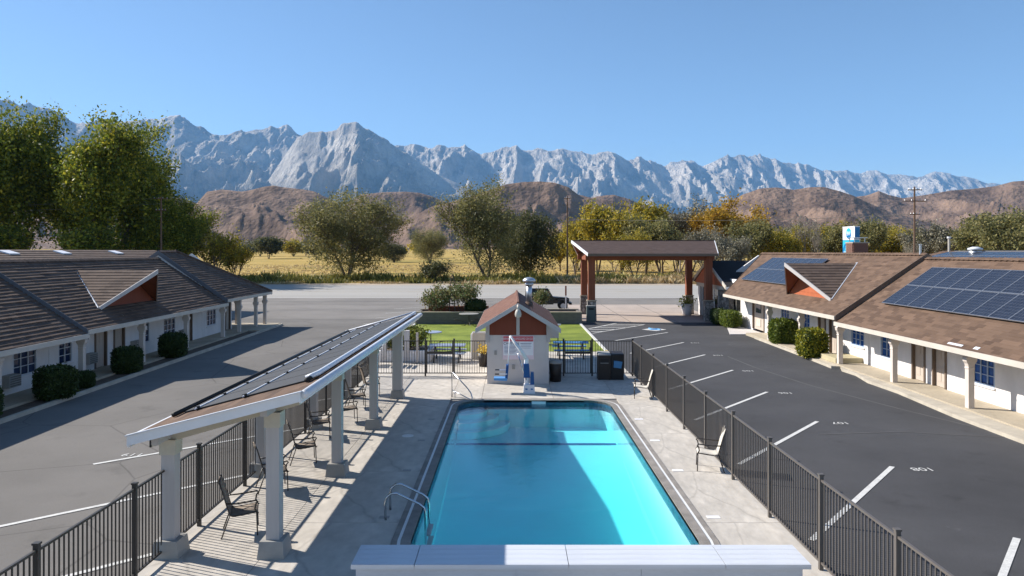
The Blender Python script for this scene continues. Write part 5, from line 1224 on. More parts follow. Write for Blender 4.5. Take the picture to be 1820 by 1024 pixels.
def tree_parts(seed, H, spread, n_leaf, leaf, lm, bark='bark', trunk_frac=.18, upright=.6, clump=.07, stems=1, r0=None, R=None, fill=260):
    rng = np.random.default_rng(seed); rd = random.Random(seed); b = MB(); tips = []
    r0 = r0 or H * .020
    def grow(p, d, L, r, lev):
        pts = [p]; q = p.copy(); dd = d.copy(); seg = 4
        for i in range(seg):
            dd = (dd + Vector((rd.uniform(-.16, .16), rd.uniform(-.16, .16), rd.uniform(-.05, .12)))).normalized(); q = q + dd * (L / seg); pts.append(q.copy())
        b.tube(pts, r, 6 if lev < 2 else 4, r2=r * .55, cap=False)
        if lev >= 1: tips.extend([pts[2], pts[3], pts[4]] if lev > 1 else [pts[4]])
        if lev >= 4 or L < H * .05: return
        kids = (5 if lev == 0 else 4 if lev == 1 else 3)
        for k in range(kids):
            f = rd.uniform(.45, 1.0) if lev else rd.uniform(.35, 1.0); pp = pts[min(seg, max(1, int(round(f * seg))))]
            az = rd.uniform(0, 2 * PI) if k else math.atan2(dd.y, dd.x); tilt = rd.uniform(.35, 1.0) * (1.25 - upright)
            side = Vector((math.cos(az), math.sin(az), 0)) * spread
            nd = (dd * (1 - tilt * .5) + side * tilt + Vector((0, 0, upright * .55))).normalized()
            grow(pp, nd, L * rd.uniform(.58, .80), r * .55, lev + 1)
    for s in range(stems):
        a = 2 * PI * s / max(1, stems) + .5; d = Vector((math.cos(a) * .3, math.sin(a) * .3, 1)).normalized() if stems > 1 else Vector((rd.uniform(-.06, .06), rd.uniform(-.06, .06), 1))
        grow(Vector((math.cos(a) * .12 * (stems > 1), math.sin(a) * .12 * (stems > 1), 0)), d, H * .34, r0 / math.sqrt(stems), 0)
    T = np.array([tuple(t) for t in tips]); top = T[:, 2].max(); sc = H / top * .97
    wd = np.percentile(np.hypot(T[:, 0], T[:, 1]), 93); sr = R / wd if R else sc
    b.v = [(x * (sr if R else sc), y * (sr if R else sc), z * sc) if z * sc > H * .22 else (x * (sc + (sr - sc) * max(0, z * sc / (H * .22))), y * (sc + (sr - sc) * max(0, z * sc / (H * .22))), z * sc) for x, y, z in b.v]
    T = T * np.array([sr, sr, sc])
    T = T[T[:, 2] > H * trunk_frac]
    if R:       # fill the crown's volume with leaf clumps
        nc = 170; d = rng.normal(size=(nc, 3)); d /= np.linalg.norm(d, axis=1)[:, None]; d *= rng.uniform(.45, 1.0, (nc, 1)) ** .5
        E = d * np.array([R, R, H * .46]) + np.array([0, 0, H * (.5 + trunk_frac * .5)]); T = np.concatenate([T, np.repeat(E, max(1, len(T) // fill), 0)])
    I = rng.integers(0, len(T), n_leaf); cen = T[I] + np.clip(rng.normal(size=(n_leaf, 3)), -1.7, 1.7) * H * clump * rng.uniform(.35, 1.0, (n_leaf, 1))
    pull = np.where(rng.random(n_leaf) < .38, rng.uniform(.62, 1.0, n_leaf), 1.0); cen[:, :2] *= pull[:, None]
    cen[:, 2] -= rng.exponential(H * .035, n_leaf) * (rng.random(n_leaf) < .6) + (1 - pull) * H * .12
    cen = cen[cen[:, 2] > H * trunk_frac * .6]
    ax, ay = rand_axes(rng, len(cen), leaf, .25)
    return b.mesh('trunk', bark, smooth=True), quads_mesh('crown', cen, ax, ay, lm)
def tree(name, label, parts, x, y, rz=0, s=(1, 1, 1), group=None, z=0):
    t = thing(name, label, 'tree', (x, y, z - .05), group); t.rotation_euler = (0, 0, rz); t.scale = s
    for n, me in (('trunk', parts[0]), ('crown', parts[1])):
        o = bpy.data.objects.new(n, me); C.objects.link(o); o.parent = t
    return t
# tall cottonwoods on the left
cw1 = tree_parts(11, 27, .9, 80000, .25, 'leaf_cotton', upright=.62, clump=.050, trunk_frac=.06, stems=2, R=9.5, fill=620)
cw2 = tree_parts(23, 28, .85, 80000, .25, 'leaf_cotton', upright=.68, clump=.050, trunk_frac=.06, stems=2, R=9.0, fill=620)
G2 = 'cottonwoods behind the shaded wing'
tree('cottonwood_tree', 'broad tall cottonwood standing behind the slim utility pole', cw1, -67.5, 124, .4, (1.02, 1.02, 1.09))
tree('cottonwood_tree', 'tallest cottonwood at the outer end of the row behind the shaded wing', cw2, -86, 122, 1.2, (1.05, 1.05, 1.13))
tree('cottonwood_tree', 'cottonwood filling the gap between the two tallest cottonwoods', cw1, -76, 134, 2.6, (1.0, 1.0, .95))
tree('cottonwood_tree', 'dark cottonwood crown low beside the slim utility pole', cw2, -60.5, 128, 4.0, (.72, .72, .60))
tree('cottonwood_tree', 'dense cottonwood at the edge of the view beyond the rear roof', cw1, -98, 128, 5.0, (1.05, 1.05, 1.0))
sm = tree_parts(31, 10.5, .8, 7000, .24, 'leaf_cotton', upright=.5, clump=.07, stems=3, trunk_frac=.25)
for lab, x, y, s in (('low dark tree filling under the cottonwoods behind the skylights', -80, 112, 1.0), ('low dark tree filling under the cottonwood beside the utility pole', -66, 114, .95), ('low dark tree closing the outer end of the cottonwood row', -92, 113, 1.05)):
    tree('understorey_tree', lab, sm, x, y, x, (s * 1.3, s * 1.3, s))
lt = tree_parts(33, 10, .8, 3800, .22, 'leaf_yellow', upright=.55, clump=.07, stems=3, trunk_frac=.28)
tree('young_tree', 'thin yellowing tree leaning beside the end of the shaded wing roof', lt, -52.5, 128, .3, (1, 1, 1.0)); tree('young_tree', 'small airy tree at the field edge right of the shaded wing', lt, -51, 134, 2.2, (.8, .8, .72))
# elms in the field
el1 = tree_parts(41, 17.8, 1.05, 34000, .185, 'leaf_elm', upright=.30, clump=.060, stems=3, trunk_frac=.05, R=8.6)
el2 = tree_parts(47, 19.2, .85, 30000, .18, 'leaf_elm', upright=.50, clump=.055, stems=2, trunk_frac=.07, R=6.6)
el3 = tree_parts(53, 13.5, 1.0, 26000, .21, 'leaf_dark', upright=.35, clump=.07, stems=2, trunk_frac=.05, R=6.0)
tree('elm_tree', 'wide spreading grey green elm standing alone in the golden field', el1, -31.5, 139, .9, (1.1, 1.1, 1.0))
tree('elm_tree', 'tall open elm with fine branches beside the dark elm', el2, -4.6, 133, .2, (1, 1, 1))
tree('elm_tree', 'dark rounded elm right behind the tall open elm', el3, 3.4, 146, 1.7, (1.05, 1.05, 1.0))
tree('elm_tree', 'small pale elm far out in the golden field between the larger elms', el1, -38.5, 340, 2.9, (1.0, 1.0, .95), z=.3)
tree('elm_tree', 'dark low tree far out in the field beside the small pale elm', el3, -56, 345, .9, (1.0, 1.0, .7), z=.3)
# far bushes along the field's end
fb = tree_parts(61, 9, 1.1, 5000, .42, 'leaf_yellow', upright=.3, clump=.12, stems=3, trunk_frac=.02)
fb2 = tree_parts(62, 9, 1.1, 5000, .42, 'leaf_dark', upright=.3, clump=.12, stems=3, trunk_frac=.02)
rg = random.Random(5)
for k in range(15):
    y = rg.uniform(430, 620); u = (-0.40 + .15 * k / 10 if k < 11 else -.185 + .02 * (k - 11)) + rg.uniform(-.01, .01); s = rg.uniform(.8, 1.6)
    tree('field_bush', 'distant round bush in the belt at the far end of the golden field', (fb, fb2)[rg.random() < .3], u * y, y, rg.uniform(0, 6), (s * 1.4, s * 1.4, s), 'bush belt at the end of the field', z=(y - 300) * .0075)
# the grove behind the entrance canopy and beyond the right wing
gv = {'yellow': [tree_parts(71, 15, .95, 13000, .27, 'leaf_yellow', upright=.5, clump=.075, stems=2, trunk_frac=.16), tree_parts(72, 15, .9, 13000, .27, 'leaf_yellow', upright=.6, clump=.07, stems=2, trunk_frac=.16)],
      'gold': [tree_parts(73, 15, .95, 12000, .27, 'leaf_gold', upright=.55, clump=.075, stems=2, trunk_frac=.2)],
      'grey': [tree_parts(74, 14, 1.0, 9000, .20, 'leaf_grey', 'bark_pale', upright=.6, clump=.055, stems=3, trunk_frac=.1), tree_parts(75, 13, 1.05, 9000, .22, 'leaf_grey', 'bark_pale', upright=.5, clump=.06, stems=3, trunk_frac=.08)],
      'olive': [tree_parts(76, 13, 1.0, 11000, .25, 'leaf_elm', upright=.5, clump=.07, stems=2, trunk_frac=.1)],
      'bare': [tree_parts(77, 12, .9, 700, .16, 'leaf_grey', 'bark_pale', upright=.7, clump=.05, stems=2, trunk_frac=.3)]}
def gtree(kind, u, y, top, label, k=0, w=1.0, group=None):
    x = (u - HX) / F * y; h = CAMH + (HY - top) / F * y; pt = gv[kind][k % len(gv[kind])]
    H0 = {'yellow': 15, 'gold': 15, 'grey': 14 if k % 2 == 0 else 13, 'olive': 13, 'bare': 12}[kind]; s = h / H0
    tree('grove_tree', label, pt, x, y, u * .37, (s * w, s * w, s), group)
spec = [('yellow', 1022, 172, 385, 'yellow green tree at the open end of the grove beside the bare pole'), ('yellow', 1062, 165, 352, 'tall yellow green tree above the end of the entrance canopy'),
        ('yellow', 1105, 160, 362, 'yellow green tree behind the left half of the entrance canopy'), ('yellow', 1148, 170, 348, 'tall yellow tree behind the middle of the entrance canopy'),
        ('grey', 1208, 178, 342, 'grey nearly bare tall tree left of the golden tree'), ('gold', 1268, 168, 348, 'bright golden orange tree standing above the grove'),
        ('gold', 1322, 172, 362, 'smaller golden tree right of the brightest golden tree'), ('grey', 1258, 140, 398, 'grey feathery tree in front of the golden tree'),
        ('grey', 1300, 132, 402, 'pale grey brushy tree behind the black office roof'), ('olive', 1342, 150, 385, 'dark olive tree right of the golden trees'),
        ('yellow', 1392, 150, 405, 'low yellow green tree behind the far solar array'), ('olive', 1176, 150, 380, 'olive tree behind the right half of the entrance canopy'),
        ('yellow', 1128, 142, 405, 'low bright yellow tree just above the entrance canopy roof'), ('bare', 1440, 150, 372, 'leafless pale tree between the far solar array and the sign'),
        ('olive', 1490, 165, 392, 'olive scrub tree just behind the motel sign'), ('olive', 1545, 160, 385, 'dense olive tree right behind the brick chimney'),
        ('yellow', 1585, 170, 402, 'yellow olive scrub left of the crossarm pole'), ('grey', 1655, 150, 388, 'blue grey tree with bare stem right of the crossarm pole'),
        ('olive', 1745, 130, 372, 'broad pale olive tree above the rear solar strip'), ('olive', 1800, 120, 368, 'broad olive tree at the end of the rear roofline'),
        ('yellow', 1700, 150, 408, 'low yellow scrub between the grey tree and broad olive tree'), ('bare', 1618, 128, 420, 'small leafless pale tree beside the foot of the crossarm pole'),
        ('olive', 1860, 125, 380, 'olive tree beyond the end of the rear motel roof'), ('yellow', 1420, 185, 398, 'yellow scrub tree in the back of the grove near the hills')]
for k, sp in enumerate(spec): gtree(*sp[:5], k=k, w=1.0 if sp[0] != 'bare' else .8)
for k in range(22):
    u = 1000 + 40 * k + rg.uniform(-15, 15); gtree(('yellow', 'olive', 'grey')[k % 3], u, rg.uniform(190, 215), rg.uniform(392, 410), 'lower tree in the shadowed back row of the grove', k=k, w=1.25, group='back row of the grove')
# ------------------------------------------------------------------ clipped shrubs
def shrub_parts(seed, sx, sy, sz, n, leaf, lm, rough=.05, core=True):
    rng = np.random.default_rng(seed); d = rng.normal(size=(n, 3)); p = 4.0
    d /= (np.abs(d) ** p).sum(1)[:, None] ** (1 / p)
    bump = 1 + rough * np.sin(d[:, :1] * 7 + seed) * np.cos(d[:, 1:2] * 6) + rng.normal(size=(n, 1)) * .045
    c = d * bump * np.array([sx / 2, sy / 2, sz / 2]) * rng.choice([1, 1, .93, .85], (n, 1)); c[:, 2] += sz / 2 + .04
    ax, ay = rand_axes(rng, n, leaf, .3)
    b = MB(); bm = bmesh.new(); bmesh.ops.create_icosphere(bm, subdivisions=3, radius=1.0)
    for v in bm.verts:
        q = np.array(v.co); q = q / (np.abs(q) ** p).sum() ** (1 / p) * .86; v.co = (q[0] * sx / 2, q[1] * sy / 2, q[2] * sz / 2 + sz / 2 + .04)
    me = bpy.data.meshes.new('dark_core'); bm.to_mesh(me); bm.free(); me.materials.append(M['leaf_box'])  # solid dark core behind the leaf shell, no separate twigs
    return quads_mesh('foliage', c, ax, ay, lm), me
def shrub(name, label, parts, x, y, s=1, rz=0, z=.03, cat='shrub'):
    t = thing(name, label, cat, (x, y, z)); t.scale = (s, s, s); t.rotation_euler = (0, 0, rz)
    for n, me in zip(('foliage', 'dark_core'), parts):
        o = bpy.data.objects.new(n, me); C.objects.link(o); o.parent = t
    return t
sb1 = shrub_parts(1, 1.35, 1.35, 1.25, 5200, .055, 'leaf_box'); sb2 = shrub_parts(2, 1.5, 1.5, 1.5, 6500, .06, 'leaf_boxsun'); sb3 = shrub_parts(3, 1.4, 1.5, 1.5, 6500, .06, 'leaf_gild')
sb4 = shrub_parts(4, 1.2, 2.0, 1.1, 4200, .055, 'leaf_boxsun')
for lab, x, y, s in (('clipped dark shrub below the wide three part window of the shaded wing', -16.35, 26.0, .9), ('clipped dark shrub in front of the paired doors of the shaded wing', -16.75, 31.6, .86),
                     ('clipped dark shrub nearest the road end of the shaded wing', -16.95, 36.3, .92), ('clipped dark shrub half hidden at the edge of the shaded wing', -16.6, 22.6, .85), ('tiny dark shrub at the foot of a shaded wing post', -16.55, 28.1, .5)):
    shrub('clipped_shrub', lab, sb1, x, y, s, x)
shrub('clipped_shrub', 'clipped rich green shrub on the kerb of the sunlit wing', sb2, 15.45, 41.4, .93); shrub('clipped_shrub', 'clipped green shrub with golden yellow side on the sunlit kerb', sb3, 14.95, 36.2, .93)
shrub('clipped_hedge', 'low clipped hedge with brown front below the office windows', sb4, 15.35, 51.0, 1.0); shrub('clipped_hedge', 'low dark hedge beside the stone office corner', shrub_parts(5, 1.0, 1.6, 1.1, 3000, .055, 'leaf_box'), 15.1, 53.0, 1.0)
shrub('clipped_hedge', 'small dark cube hedge on the planter end beside pool house roof', shrub_parts(6, 1.5, 1.1, .95, 2600, .06, 'leaf_box'), -2.75, 54.7, 1.0, 0, .72)
# loose garden bushes
def bush(name, label, seed, x, y, z, H, spread, n, leaf, lm, petals=0, w=1.0):
    p = tree_parts(seed, H, spread, n, leaf, lm, upright=.25, clump=.13, stems=5, trunk_frac=.04, r0=H * .015)
    t = tree(name, label, p, x, y, seed, (w, w, 1), z=z); t['category'] = 'bush'
    if petals:
        rng = np.random.default_rng(seed + 1); me = p[1]; co = np.empty(len(me.vertices) * 3, np.float32); me.vertices.foreach_get('co', co); co = co.reshape(-1, 3)
        c = co[rng.integers(0, len(co), petals)] * 1.02; ax, ay = rand_axes(rng, petals, leaf * .9); o = bpy.data.objects.new('blossom', quads_mesh('blossom', c, ax, ay, 'petal')); C.objects.link(o); o.parent = t
bush('rose_bush', 'big rounded rose bush with pale blooms in the block planter', 81, -5.75, 54.9, .7, 2.2, 1.0, 5200, .085, 'leaf_rose', 60, .8)
bush('rose_bush', 'tall loose rose bush right of the big rounded one in the planter', 82, -3.8, 55.0, .7, 2.6, .8, 3000, .085, 'leaf_rose', 30, 1.0)
bush('rose_bush', 'loose rose bush hiding the rear of the parked off-road car', 83, 2.2, 55.0, .7, 2.0, .7, 2200, .085, 'leaf_rose', 20, .62)
bush('lime_bush', 'lime green arching bush in the low stucco planter', 84, -5.3, 36.2, .35, 1.55, 1.4, 4800, .065, 'leaf_lime', 0, 1.35)
bush('lime_bush', 'pale shaggy bush by the highway side of the open elm', 85, -13.3, 126, 0, 4.0, 1.2, 3000, .16, 'leaf_dark', 0, 1.1)
# garden obelisk among the roses
t = thing('garden_obelisk', 'dark iron trellis obelisk rising among the planter roses', 'trellis', (-4.55, 55.2, .7))
for a in range(4): b = MB(); q = a * PI / 2 + .78; b.tube([(-4.55 + .3 * math.cos(q), 55.2 + .3 * math.sin(q), .7), (-4.55 + .2 * math.cos(q), 55.2 + .2 * math.sin(q), 3.1), (-4.55, 55.2, 3.6)], .025, 5); b.build('upright', 'doorframe', t)
for z in (1.4, 2.0, 2.6, 3.0): b = MB(); b.tube([(-4.55 + (.3 - .04 * z) * math.cos(k * PI / 4), 55.2 + (.3 - .04 * z) * math.sin(k * PI / 4), z) for k in range(9)], .018, 4); b.build('hoop', 'doorframe', t)
for fp, (x, y, z, m, k) in ((fp1, (-1.33, 33.7, .62, 'petal_yellow', 1)), (fp2, (14.75, 61.2, .95, 'leaf_lime', 2))):
    rng = np.random.default_rng(k); n = 260; c = rng.normal(size=(n, 3)) * np.array([.16, .16, .13]) * (1 if k == 1 else 1.8) + np.array([0, 0, z + .14]); ax, ay = rand_axes(rng, n, .05 * k)
    o = link('flowers' if k == 1 else 'fern', quads_mesh('flowers', c, ax, ay, m), fp)
# ------------------------------------------------------------------ verge weeds and dry grass (uncountable)
def tufts(name, label, n, xr, yr, hr, m, seed, lean=.35, wfun=None, zf=lambda y: 0):
    rng = np.random.default_rng(seed); x = rng.uniform(*xr, n); y = rng.uniform(*yr, n)
    if wfun is not None: k = wfun(x, y, rng); x, y = x[k], y[k]; n = len(x)
    h = rng.uniform(*hr, n) * (0.7 + .5 * np.sin(x * .21 + seed) * np.sin(y * .33)); nb = 7
    X = np.repeat(x, nb) + rng.normal(size=n * nb) * .22; Y = np.repeat(y, nb) + rng.normal(size=n * nb) * .22; Hh = np.repeat(h, nb) * rng.uniform(.5, 1.1, n * nb)
    base = np.stack([X, Y, np.full(n * nb, -.05) + zf(Y)], 1); tip = base + np.stack([rng.normal(size=n * nb) * lean * Hh, rng.normal(size=n * nb) * lean * Hh, Hh], 1)
    a = rng.uniform(0, 2 * PI, n * nb); wd = np.stack([np.cos(a), np.sin(a), np.zeros(n * nb)], 1) * (.06 + .05 * Hh)[:, None]
    mid = base * .45 + tip * .55
    V = np.stack([base - wd * .6, base + wd * .6, mid + wd, tip, mid - wd], 1).astype(np.float32); N = n * nb
    me = bpy.data.meshes.new(name); me.vertices.add(N * 5); me.vertices.foreach_set('co', V.reshape(-1)); me.loops.add(N * 5); me.loops.foreach_set('vertex_index', np.arange(N * 5, dtype=np.int32))
    me.polygons.add(N); me.polygons.foreach_set('loop_start', np.arange(0, N * 5, 5, dtype=np.int32)); me.polygons.foreach_set('loop_total', np.full(N, 5, np.int32)); me.materials.append(M[m]); me.update(calc_edges=True)
    o = struct(link(name, me), 'stuff'); o['label'] = label; o['category'] = 'grass'
clumpy = lambda f, s: (lambda x, y, rng: (np.sin(x * .13 + s) + np.sin(x * .37 + y * .2 + s * 2) + np.sin(y * .6 + s)) > f)
tufts('verge_weeds', 'green and brown weeds growing along the far verge of the highway', 9000, (-110, 70), (122.5, 138), (.5, 1.9), 'weed', 1, wfun=clumpy(-.6, 1))
tufts('verge_straw', 'pale dry grass along the far edge of the highway', 4200, (-120, 110), (119.5, 124), (.2, .8), 'straw', 2, .7, wfun=clumpy(-.2, 2))
tufts('field_grass', 'golden dry grass covering the field beyond the highway', 9000, (-140, 120), (128, 300), (.2, .5), 'straw', 3, .5)
tufts('grove_straw', 'tall dry straw in front of the grove behind the entrance canopy', 3000, (8, 110), (122, 136), (.6, 1.9), 'straw', 4, .5)

# ------------------------------------------------------------------ hills and mountains
def _hash(ix, iy, seed):
    h = (ix.astype(np.int64) * 374761393 + iy.astype(np.int64) * 668265263 + seed * 1442695041) & 0xFFFFFFFF
    h = ((h ^ (h >> 13)) * 1274126177) & 0xFFFFFFFF
    return ((h ^ (h >> 16)) & 0xFFFFFF) / float(0xFFFFFF)
def vnoise(x, y, seed=0):
    ix, iy = np.floor(x), np.floor(y); fx, fy = x - ix, y - iy; fx = fx * fx * (3 - 2 * fx); fy = fy * fy * (3 - 2 * fy)
    a, b_, c, d = _hash(ix, iy, seed), _hash(ix + 1, iy, seed), _hash(ix, iy + 1, seed), _hash(ix + 1, iy + 1, seed)
    return a + (b_ - a) * fx + (c - a) * fy + (a - b_ - c + d) * fx * fy
def ridged(x, y, oct=5, seed=0, gain=.52):
    s = 0; amp = 1; tot = 0; w_ = 1
    for k in range(oct):
        n = 1 - np.abs(2 * vnoise(x * 2 ** k + 17.3 * k, y * 2 ** k - 9.1 * k, seed + k) - 1); n = n * n * w_; w_ = np.clip(n * 1.6, 0, 1)
        s = s + n * amp; tot += amp; amp *= gain
    return s / tot
def fbm(x, y, oct=5, seed=0):
    s = 0; amp = 1; tot = 0
    for k in range(oct): s = s + vnoise(x * 2 ** k + 31.7 * k, y * 2 ** k + 11.9 * k, seed + k) * amp; tot += amp; amp *= .5
    return s / tot
def heightmesh(name, U, Rr, Z, m, smooth=False):
    # U: tangent of the azimuth (x / y), Rr: distance along y, Z: heights [len(Rr), len(U)]
    ny, nx = Z.shape; Y = np.repeat(Rr[:, None], nx, 1); X = U[None, :] * Y
    V = np.stack([X, Y, Z], 2).reshape(-1, 3).astype(np.float32)
    i = np.arange((ny - 1) * (nx - 1)); r, c = i // (nx - 1), i % (nx - 1); a = r * nx + c
    Fq = np.stack([a, a + 1, a + nx + 1, a + nx], 1).astype(np.int32)
    me = bpy.data.meshes.new(name); me.vertices.add(len(V)); me.vertices.foreach_set('co', V.reshape(-1)); n = len(Fq)
    me.loops.add(n * 4); me.loops.foreach_set('vertex_index', Fq.reshape(-1)); me.polygons.add(n)
    me.polygons.foreach_set('loop_start', np.arange(0, n * 4, 4, dtype=np.int32)); me.polygons.foreach_set('loop_total', np.full(n, 4, np.int32))
    if smooth: me.polygons.foreach_set('use_smooth', np.ones(n, bool))
    me.materials.append(m); me.update(calc_edges=True); return struct(link(name, me))
CREST = [(-700, 230), (-400, 190), (-150, 176), (-60, 168), (20, 174), (53, 180), (66, 183), (99, 198), (132, 211), (200, 218), (240, 214), (270, 211), (297, 209), (310, 201), (328, 202), (346, 218), (366, 226), (389, 241), (405, 239), (418, 230), (429, 223), (435, 227), (442, 226), (449, 224), (455, 223), (465, 226), (475, 228), (481, 223), (487, 226), (494, 228), (503, 223), (511, 221), (524, 231), (541, 236), (600, 246), (660, 250), (704, 258), (715, 259), (731, 256), (742, 257), (764, 262), (780, 257), (795, 260), (810, 257), (820, 256), (826, 252), (832, 258), (843, 264), (856, 272), (873, 271), (885, 266), (899, 259), (919, 258), (929, 264), (940, 261), (952, 259), (962, 264), (975, 269), (1001, 262), (1028, 266), (1059, 272), (1081, 269), (1100, 274), (1117, 280), (1140, 278), (1158, 281), (1180, 292), (1200, 284), (1216, 280), (1234, 287), (1248, 296), (1270, 287), (1293, 274), (1305, 276), (1324, 274), (1338, 271), (1351, 269), (1360, 274), (1374, 280), (1414, 287), (1450, 296), (1473, 303), (1490, 299), (1505, 298), (1527, 305), (1559, 302), (1586, 308), (1631, 314), (1662, 304), (1698, 310), (1739, 319), (1766, 325), (1793, 331), (1900, 338), (2100, 335), (2500, 345)]
PEAK = [(400, 420), (440, 375), (470, 330), (490, 298), (510, 268), (528, 240), (549, 229), (575, 228), (599, 226), (606, 219), (612, 216), (622, 214), (633, 212), (639, 217), (645, 223), (655, 226), (662, 229), (672, 238), (685, 246), (704, 259), (722, 272), (745, 288), (775, 306), (810, 322), (850, 345), (900, 380)]
def prof(P, U): u = np.array([p[0] for p in P], float); v = np.array([p[1] for p in P], float); return (HY - np.interp(U * F + HX, u, v)) / F
def mountains():
    U = np.concatenate([np.linspace(-1.15, -.76, 60)[:-1], np.linspace(-.76, .76, 1150), np.linspace(.76, 1.15, 60)[1:]]); Rr = np.concatenate([np.linspace(4200, 10500, 30)[:-1], np.linspace(10500, 26500, 300)])
    u, r = U[None, :], Rr[:, None]; X, Y = u * r, r + 0 * u
    Rc = np.interp(U * F + HX, [-700, 400, 500, 800, 1100, 1250, 1500, 2500], [17500, 18500, 19500, 20500, 20500, 22000, 23500, 25000])[None, :]
    fan = 30 + (np.clip(Y, 4000, 12500) - 4000) / 8500 * 650 + 120 * (fbm(X / 2500, Y / 2500, 4, 3) - .5) * np.clip((Y - 5000) / 5000, 0, 1)
    wx, wy = X + 900 * (fbm(X / 3000, Y / 3000, 3, 8) - .5), Y + 1500 * (fbm(X / 2500, Y / 4000, 3, 9) - .5)
    sp = ridged(wx / 2100 + wy / 9000, wy / 5200, 7, 5, .56); sp2 = ridged(wx / 560 - wy / 4200, wy / 1900, 5, 6, .58)
    sp3 = ridged(wx / 210 + wy / 2500, wy / 420, 4, 7, .55)
    def massif(P, R, base, width):
        H = prof(P, U)[None, :] * R + CAMH
        f = np.clip((Y - (R - width)) / width, 0, 1)             # 0 at the foot, 1 on the crest
        body = f ** 1.2; w_ = (f * (1 - f)) * 4; w3 = np.sqrt(np.clip(f * (1.02 - f) * 3.7, 0, 1))
        z = fan + (H - fan) * (body - w_ * .38 * (.92 - sp) - w3 * .27 * (.50 - sp2) - w3 * .09 * (.5 - sp3))
        back = np.clip((Y - R) / 2500, 0, 1); z = z - back * (H - fan) * .55
        return np.where((H < base) | (f <= 0), -50, z)
    zA = massif(CREST, Rc, 700, 8200); zB = massif(PEAK, 15200 + 0 * u, 620, 4600)
    Z = np.maximum(np.maximum(fan, zA), zB)
    # keep every line of sight at or below the measured skyline
    lim = np.maximum(prof(CREST, U), prof(PEAK, U))[None, :] * Y + CAMH
    Z = np.minimum(Z, lim)
    m, t, p = newmat('granite'); tc = _n(t, 'TexCoord'); ge = _n(t, 'NewGeometry')
    nz = _n(t, 'TexNoise'); nz.inputs['Scale'].default_value = .0011; nz.inputs['Detail'].default_value = 9; nz.inputs['Roughness'].default_value = .68; t.links.new(tc.outputs['Object'], nz.inputs['Vector'])
    rp = _n(t, 'ValToRGB'); e = rp.color_ramp.elements; e[0].position = .36; e[1].position = .66; e[0].color = (.30, .27, .235, 1); e[1].color = (.80, .72, .62, 1)
    t.links.new(nz.outputs['Fac'], rp.inputs[0])
    sp_ = _n(t, 'SeparateXYZ'); t.links.new(tc.outputs['Object'], sp_.inputs[0])
    mr = _n(t, 'MapRange'); mr.inputs[1].default_value = 500; mr.inputs[2].default_value = 1700; t.links.new(sp_.outputs[2], mr.inputs[0])
    mx = _n(t, 'Mix'); mx.data_type = 'RGBA'; mx.inputs[6].default_value = (.13, .125, .10, 1); t.links.new(mr.outputs[0], mx.inputs[0]); t.links.new(rp.outputs[0], mx.inputs[7]); t.links.new(mx.outputs[2], p.inputs['Base Color'])
    p.inputs['Roughness'].default_value = .9; p.inputs['Specular IOR Level'].default_value = .1
    n2 = _n(t, 'TexNoise'); n2.inputs['Scale'].default_value = .006; n2.inputs['Detail'].default_value = 8; n2.inputs['Roughness'].default_value = .65; mp = _n(t, 'Mapping'); mp.inputs['Scale'].default_value = (1.6, .6, .6); t.links.new(tc.outputs['Object'], mp.inputs[0]); t.links.new(mp.outputs[0], n2.inputs['Vector'])
    bp = _n(t, 'Bump'); bp.inputs['Strength'].default_value = 1.0; bp.inputs['Distance'].default_value = 260; t.links.new(n2.outputs['Fac'], bp.inputs['Height']); t.links.new(bp.outputs[0], p.inputs['Normal'])
    heightmesh('mountains', U, Rr, Z, m)
mountains()
HILLS = [  # (silhouette, distance, depth, rocky)
    ([(300, 420), (340, 372), (368, 340), (395, 336), (430, 340), (450, 336), (470, 331), (485, 329), (510, 333), (540, 336), (560, 340), (590, 356), (625, 380), (680, 398), (730, 410), (800, 425)], 2700, 1100, .25),
    ([(560, 420), (600, 372), (640, 345), (680, 340), (720, 339), (745, 341), (770, 348), (790, 357), (815, 368), (850, 390), (900, 420)], 3700, 900, .4),
    ([(700, 420), (720, 392), (745, 378), (770, 365), (800, 358), (830, 350), (870, 336), (900, 326), (930, 322), (960, 321), (985, 323), (1010, 331), (1028, 345), (1050, 350), (1090, 356), (1130, 372), (1180, 395), (1240, 420)], 2500, 900, 1.0),
    ([(1000, 420), (1035, 356), (1060, 348), (1090, 345), (1115, 352), (1140, 362), (1200, 380), (1260, 400)], 3900, 800, .9),
    ([(1180, 420), (1240, 385), (1290, 362), (1320, 344), (1350, 334), (1380, 332), (1410, 336), (1440, 331), (1465, 331), (1490, 338), (1515, 346), (1545, 360), (1580, 375), (1640, 392), (1720, 415)], 2600, 1100, .12),
    ([(1440, 420), (1500, 352), (1540, 347), (1562, 339), (1580, 346), (1605, 352), (1650, 345), (1690, 338), (1730, 335), (1770, 330), (1800, 322), (1830, 320), (1870, 326), (1950, 335), (2100, 350), (2400, 380)], 3400, 1300, .15),
    ([(-900, 400), (-500, 380), (-300, 350), (-100, 345), (60, 352), (150, 358), (240, 350), (320, 352), (380, 370), (420, 400)], 3600, 1000, .5)]
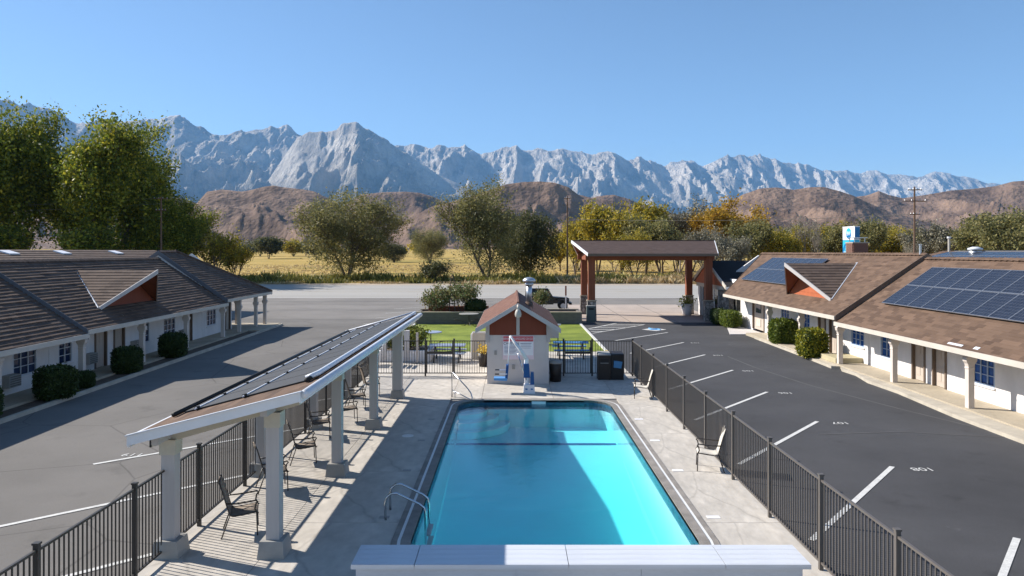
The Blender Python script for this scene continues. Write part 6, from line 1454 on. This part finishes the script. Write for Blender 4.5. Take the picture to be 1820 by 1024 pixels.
def hills():
    U = np.linspace(-1.1, 1.1, 1000); Rr = np.linspace(1250, 5000, 210); u, r = U[None, :], Rr[:, None]; X, Y = u * r, r + 0 * u
    g = -.06 + np.maximum(0, Y - 300) * .0075; Z = g - 4
    n1 = ridged((X + 120 * fbm(X / 300, Y / 300, 3, 31)) / 260 + Y / 700, Y / 520, 7, 21, .58); n2 = ridged(X / 75, Y / 70, 4, 25, .62)
    for P, R, wd, rock in HILLS:
        H = prof(P, U)[None, :] * R + CAMH; base = g - 6
        f = np.clip((Y - (R - wd)) / wd, 0, 1); bk = np.clip((Y - R) / 500, 0, 1); w_ = f * (1 - f) * 4
        s = f * f * (3 - 2 * f) * .35 + f * .65
        z = base + (H - base) * (s - w_ * (.50 + .10 * rock) * (.9 - n1)) - (rock * 50 + 9) * (1 - n2) * np.clip((H - base) / 120, 0, 1) * np.sqrt(np.clip(w_ * 1.3, 0, 1))
        z = z - bk * (H - base) * .9
        Z = np.maximum(Z, np.where(H > base, z, g - 4))
    lim = np.max(np.stack([np.where(np.abs(Y - R) < 1e9, prof(P, U)[None, :] * Y + CAMH, 0) for P, R, _, _ in HILLS]), 0)
    Z = np.minimum(Z, np.maximum(lim, g - 4))
    m, t, p = newmat('desert_hill'); tc = _n(t, 'TexCoord')
    nz = _n(t, 'TexNoise'); nz.inputs['Scale'].default_value = .006; nz.inputs['Detail'].default_value = 9; nz.inputs['Roughness'].default_value = .66; t.links.new(tc.outputs['Object'], nz.inputs['Vector'])
    rp = _n(t, 'ValToRGB'); e = rp.color_ramp.elements; e[0].position = .34; e[1].position = .62; e[0].color = (.085, .056, .045, 1); e[1].color = (.255, .172, .125, 1); t.links.new(nz.outputs['Fac'], rp.inputs[0]); t.links.new(rp.outputs[0], p.inputs['Base Color'])
    p.inputs['Roughness'].default_value = .95; p.inputs['Specular IOR Level'].default_value = .1
    n3 = _n(t, 'TexNoise'); n3.inputs['Scale'].default_value = .05; n3.inputs['Detail'].default_value = 7; t.links.new(tc.outputs['Object'], n3.inputs['Vector'])
    bp = _n(t, 'Bump'); bp.inputs['Strength'].default_value = .9; bp.inputs['Distance'].default_value = 14; t.links.new(n3.outputs['Fac'], bp.inputs['Height']); t.links.new(bp.outputs[0], p.inputs['Normal'])
    heightmesh('hills', U, Rr, Z, m)
hills()
# ------------------------------------------------------------------ the air between here and the range
def haze():
    b = MB(); b.bb((-34000, -4000, -215), (34000, 30000, 4600)); o = struct(b.build('haze', 'paint'), 'stuff')
    m = bpy.data.materials.new('haze_air'); m.use_nodes = True; t = m.node_tree; t.nodes.remove(t.nodes['Principled BSDF'])
    v = _n(t, 'VolumePrincipled'); v.inputs['Color'].default_value = (.25, .56, 1.0, 1); v.inputs['Density'].default_value = 2.3e-5; v.inputs['Anisotropy'].default_value = 0.0
    t.links.new(v.outputs[0], t.nodes['Material Output'].inputs['Volume'])
    o.data.materials.clear(); o.data.materials.append(m)
    o['label'] = 'thin blue mountain air over the valley'; o['category'] = 'haze'
haze()
